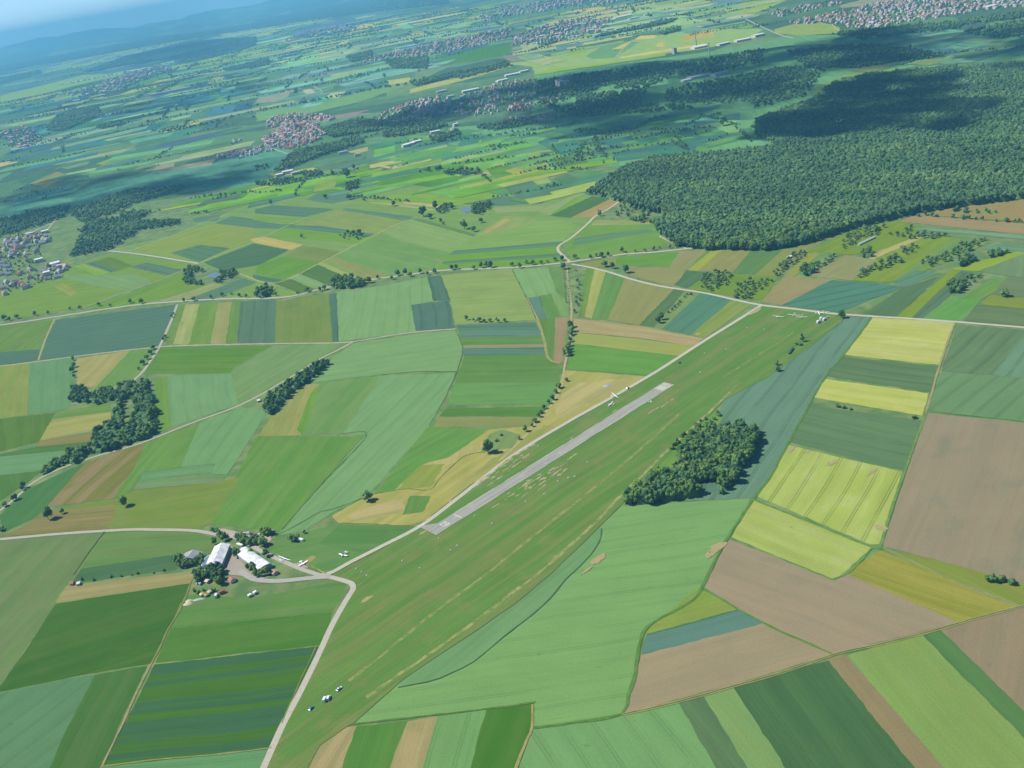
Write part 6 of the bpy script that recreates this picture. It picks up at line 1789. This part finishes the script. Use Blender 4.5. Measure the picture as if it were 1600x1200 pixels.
place_parts('light_aircraft', PL, 'white aeroplane parked on the gravel apron by the road', 'aeroplane', at(474, 882), heading((470, 880), (477, 885)), None, 1.1)
place_parts('light_aircraft', PL, 'white aeroplane standing right of the asphalt runway near its far number', 'aeroplane', at(1017, 628.5), heading((1014, 629), (1020, 628)), None, .6)

# ---------------------------------------------------------------- vehicles
def car_meshes(kind):
    g = {}
    L, W, H = {'car': (2.15, .88, 1.45), 'van': (2.6, 1.0, 2.3)}[kind]
    if kind == 'car':
        prof = [(-L, .35), (-L, .85), (-L * .88, .98), (L * .35, .95), (L * .95, .78), (L, .6), (L, .35)]
        cab = [(-L * .8, .97), (-L * .55, H), (L * .05, H), (L * .42, .94)]
    else:
        prof = [(-L, .4), (-L, 1.2), (L * .55, 1.2), (L * .95, 1.0), (L, .8), (L, .4)]
        cab = [(-L, 1.2), (-L * .98, H), (L * .3, H), (L * .66, 1.15)]
    g['body'] = MB().loft([[(x, s * W, z) for x, z in prof] for s in (-1, 1)]).mesh('body')
    g['cabin'] = MB().loft([[(x, s * W * .86, z) for x, z in cab] for s in (-1, 1)]).mesh('cabin')
    cx = [(x * .96, z) for x, z in cab]
    g['roof'] = MB().loft([[(x, s * W * .84, z) for x, z in ((cab[1][0], H + .01), (cab[1][0] + .1, H + .07), (cab[2][0] - .1, H + .07), (cab[2][0], H + .01))] for s in (-1, 1)]).mesh('roof')
    for i, (x, y) in enumerate([(L * .62, W), (L * .62, -W), (-L * .62, W), (-L * .62, -W)]):
        g[f'wheel.{i}'] = MB().loft([[(x + .32 * math.cos(j * math.pi / 6), y + w, .32 + .32 * math.sin(j * math.pi / 6)) for j in range(12)] for w in (-.12, .06)]).mesh('wheel')
    return g
CARM = {k: car_meshes(k) for k in ('car', 'van')}
_cm = {}
def car(kind, mat, label, p, ang, group=None, sc=1.0):
    if (kind, mat) not in _cm:
        d = {}
        for k, me in CARM[kind].items():
            q = me.copy(); q.name = k.split('.')[0]
            q.materials.append(M['tyre' if 'wheel' in k else (mat if kind == 'van' else 'glass') if k == 'cabin' else mat]); d[k] = q
        _cm[(kind, mat)] = d
    o = place_parts('parked_car' if kind == 'car' else 'van', _cm[(kind, mat)], label, 'car' if kind == 'car' else 'van', p, ang, group, sc)
    o.location.z = .25
    return o
g_ = 'cars in the car park above the hangars'
lot = [(382, 834.5, 'white_metal', 'white'), (385.5, 834, 'car_grey', 'silver'), (388.5, 833.5, 'white_metal', 'white'), (391, 835, 'car_blue', 'blue'), (394, 835, 'car_dark', 'black'), (397, 836, 'car_red', 'red'), (400, 836.5, 'car_dark', 'black'), (405, 836.5, 'white_metal', 'white'),
       (366, 838, 'car_grey', 'silver'), (369, 838.5, 'car_dark', 'black')]
where = ['at the left end of the car row', 'second from the left end of the car row', 'third from the left end of the car row', 'in the middle of the car row', 'just right of the blue car in the row', 'near the right end of the car row', 'beside the red car', 'alone past the right end of the car row', 'under the small trees left of the car row', 'beside the silver car under the small trees']
for (x, y, m, c), w in zip(lot, where): car('car', m, f'{c} car {w}', at(x, y), 1.9 + rng.uniform(-.1, .1), g_, 1.12)
for x, y, m, l in [(418.5, 829, 'white_metal', 'white van at the upper end of the car park corner'), (419, 832.5, 'white_metal', 'second white van below the upper one at the corner')]:
    car('van', m, l, at(x, y), 1.8, None, 1.1)
for x, y, m, l in [(423, 831, 'white_metal', 'white car left of the pair at the field corner'), (426.5, 831, 'car_grey', 'silver car right of the pair at the field corner')]:
    car('car', m, l, at(x, y), 1.8, None, 1.15)
car('van', 'white_metal', 'white box van on the lower airfield grass beside another', at(508.5, 1094), heading((506, 1099), (511, 1090)), None, 1.25)
car('van', 'white_metal', 'second white van right beside the first on the lower grass', at(514, 1092), heading((512, 1096), (516, 1087)), None, 1.1)
car('car', 'car_grey', 'silver estate car alone on the lower airfield grass', at(530.5, 1077.5), heading((527, 1080), (534, 1074)), None, 1.3)
car('car', 'car_blue', 'dark blue car nearest the road on the lower grass', at(486.5, 1108), 1.0, None, 1.2)
car('car', 'car_dark', 'black car on the perimeter road near the gliders', at(981, 607.5), heading((978, 609), (984, 605)), None, 1.2)
car('car', 'car_dark', 'dark car on the grass by the upper perimeter road', at(1062, 567.5), 1.2, None, 1.1)
car('van', 'white_metal', 'white motorhome at the near end of the far vehicle line', at(1279, 504.5), heading((1276, 506), (1282, 502)), None, 1.5)
car('van', 'white_metal', 'white van with dark windows behind the far motorhome', at(1283.5, 499), heading((1281, 500.5), (1286, 497)), None, 1.4)
car('van', 'white_metal', 'white van right of the dark windowed one at the far end', at(1288, 500.5), heading((1285.5, 502), (1290, 498.5)), None, 1.4)
car('car', 'car_grey', 'grey car before the thin trees at the far end', at(1293.5, 497), heading((1291, 498), (1297, 496)), None, 1.3)
car('car', 'car_blue', 'blue car between the apron aeroplane and the hedge', at(417, 886), .4, None, 1.1)
car('van', 'teal', 'teal truck at the end of the arched hall', at(423, 887), heading((420, 889), (427, 885)), None, 1.5)
car('van', 'white_metal', 'white van by the yellow tents', at(338.5, 932), heading((338, 935), (339, 929)), None, 1.3)
car('van', 'car_red', 'dark red wagon on the lawn right of the white van', at(349, 927), heading((345, 928), (353, 925)), None, 1.3)

def trailer(label, a, b, w=1.3, h=2.0, mat='white_metal', name='trailer'):
    pa, pb = at(*a), at(*b); d = pb - pa; L = d.length / 2; c = (pa + pb) / 2
    o = empty(name, (c.x, c.y, .25), math.atan2(d.y, d.x)); tag(o, label, 'trailer')
    link('body', MB().loft([[(x, -w * k, .5), (x, -w * k, h * q), (x, -w * .5 * k, h * q + .25), (x, w * .5 * k, h * q + .25), (x, w * k, h * q), (x, w * k, .5)] for x, k, q in ((-L, .8, .85), (-L * .8, 1, 1), (L * .8, 1, 1), (L, .75, .8))]).mesh('body'), M[mat], o)
    for s in (-1, 1):
        link('wheel', MB().loft([[(.35 * math.cos(j * math.pi / 5), s * w + q, .35 + .35 * math.sin(j * math.pi / 5)) for j in range(10)] for q in (-.1, .1)]).mesh('wheel'), M['tyre'], o)
    link('drawbar', MB().quadbox(L, L + 1.3, -.06, .06, .5, .6).mesh('drawbar'), M['car_grey'], o)
    return o
trailer('long white glider trailer by the bushes at the hangar lawn', (464, 844), (475, 845.5), 1.5, 2.4)
trailer('white glider trailer on the verge above the yard road', (371, 851.5), (380, 854), 1.4, 2.2)
trailer('white trailer at the left of the two on the farm lawn', (388, 933.5), (394, 930.5), 1.5, 2.3)
trailer('teal striped caravan at the right of the two on the farm lawn', (396.5, 929.5), (401.5, 926), 1.5, 2.4, 'white_metal', 'caravan')
trailer('dark trailer line at the airfield edge by the conifer', (1233, 554), (1239, 545), 1.4, 2.0, 'car_dark')
trailer('white caravan in the trees left of the tall hangar trees', (307.5, 913.5), (310.5, 912), 1.3, 2.2, 'white_metal', 'caravan')
trailer('second white caravan beside the first under the trees', (311.5, 914.5), (314.5, 913), 1.3, 2.2, 'white_metal', 'caravan')

# tents, heaps, markers
def tent(label, p, mat, r=2.6):
    o = empty('tent', (p[0], p[1], .2)); tag(o, label, 'tent')
    link('canopy', MB().loft([[(math.cos(j * math.pi / 4) * k, math.sin(j * math.pi / 4) * k, z) for j in range(8)] for z, k in ((1.9, r), (2.3, r * .8), (3.3, .15))]).mesh('canopy'), M[mat], o)
    for j in range(4):
        a = math.pi / 4 + j * math.pi / 2
        link('pole', MB().quadbox(math.cos(a) * r * .9 - .05, math.cos(a) * r * .9 + .05, math.sin(a) * r * .9 - .05, math.sin(a) * r * .9 + .05, 0, 2).mesh('pole'), M['wall_grey'], o)
tent('yellow tent at the left of the three by the lane', at(316, 930.5), 'yellow')
tent('cream tent at the top of the three by the lane', at(328.5, 926.5), 'wall_cream')
tent('pale orange tent at the right of the three by the lane', at(323, 931.5), 'roof_orange')
def heap(label, px, rx, ry, h, mat='sand', name='sand_heap'):
    p = at(*px); g = random.Random(int(px[0])); n, m_ = 18, 5; v = []; f = []
    for i in range(m_):
        s = i / (m_ - 1)
        for j in range(n):
            a = 2 * math.pi * j / n; r = (1 - s) * (1 + .12 * g.uniform(-1, 1)) + .02
            v.append((p.x + math.cos(a) * rx * r, p.y + math.sin(a) * ry * r, .2 + h * math.sin(s * math.pi / 2) * (1 + .06 * g.uniform(-1, 1)) - .25 * (s == 0)))
    for i in range(m_ - 1):
        for j in range(n): f.append((i * n + j, i * n + (j + 1) % n, (i + 1) * n + (j + 1) % n, (i + 1) * n + j))
    f.append(tuple((m_ - 1) * n + j for j in range(n)))
    tag(link(name, meshdata(name, v, f, True), M[mat]), label, 'heap')
heap('pale yellow sand heap, upper of two at the lane corner', (295.5, 939.5), 4.2, 2.2, 1.5)
heap('pale yellow sand heap, lower of two at the lane corner', (293.5, 944), 4.8, 2.3, 1.4)
heap('grey ash heap left over on the dry grass by the road', (948, 603.5), 6.5, 4.5, 1.2, 'roof_grey', 'ash_heap')
heap('low pile of pale rubble beside the tents', (310, 937), 6, 2, .8, 'wall_grey', 'rubble_heap')
MK = [(565, 894), (573, 899.5), (557, 889), (656, 888), (629, 876.5), (686, 841), (714, 853), (769, 818), (742, 806), (704, 860), (872, 752), (918, 722), (822, 784), (898, 745), (851, 772), (888, 747), (1094, 582), (1135, 546), (1101, 552), (1167, 512), (1194, 515), (841, 697), (704, 784)]
for x, y in MK:
    p = at(x, y); o = MB()
    o.loft([[(-.9, -.5, 0), (.9, -.5, 0), (.9, .5, 0), (-.9, .5, 0)], [(-.8, -.1, .75), (.8, -.1, .75), (.8, .1, .75), (-.8, .1, .75)]])
    tag(o.build('boundary_marker', M['white_gel'], None, False, loc=(p.x, p.y, .45), rz=rng.uniform(-.3, .3) + .5), 'small white ridge marker on the airfield grass', 'marker', 'white markers along the airfield')
p = at(1048.5, 601.5); tag(MB().loft([[(-1.2, -.6, 0), (1.2, -.6, 0), (1.2, .6, 0), (-1.2, .6, 0)], [(-1, -.1, .9), (1, -.1, .9), (1, .1, .9), (-1, .1, .9)]]).build('boundary_marker', M['orange'], None, False, loc=(p.x, p.y, .45)), 'orange marker at the far corner of the runway', 'marker')
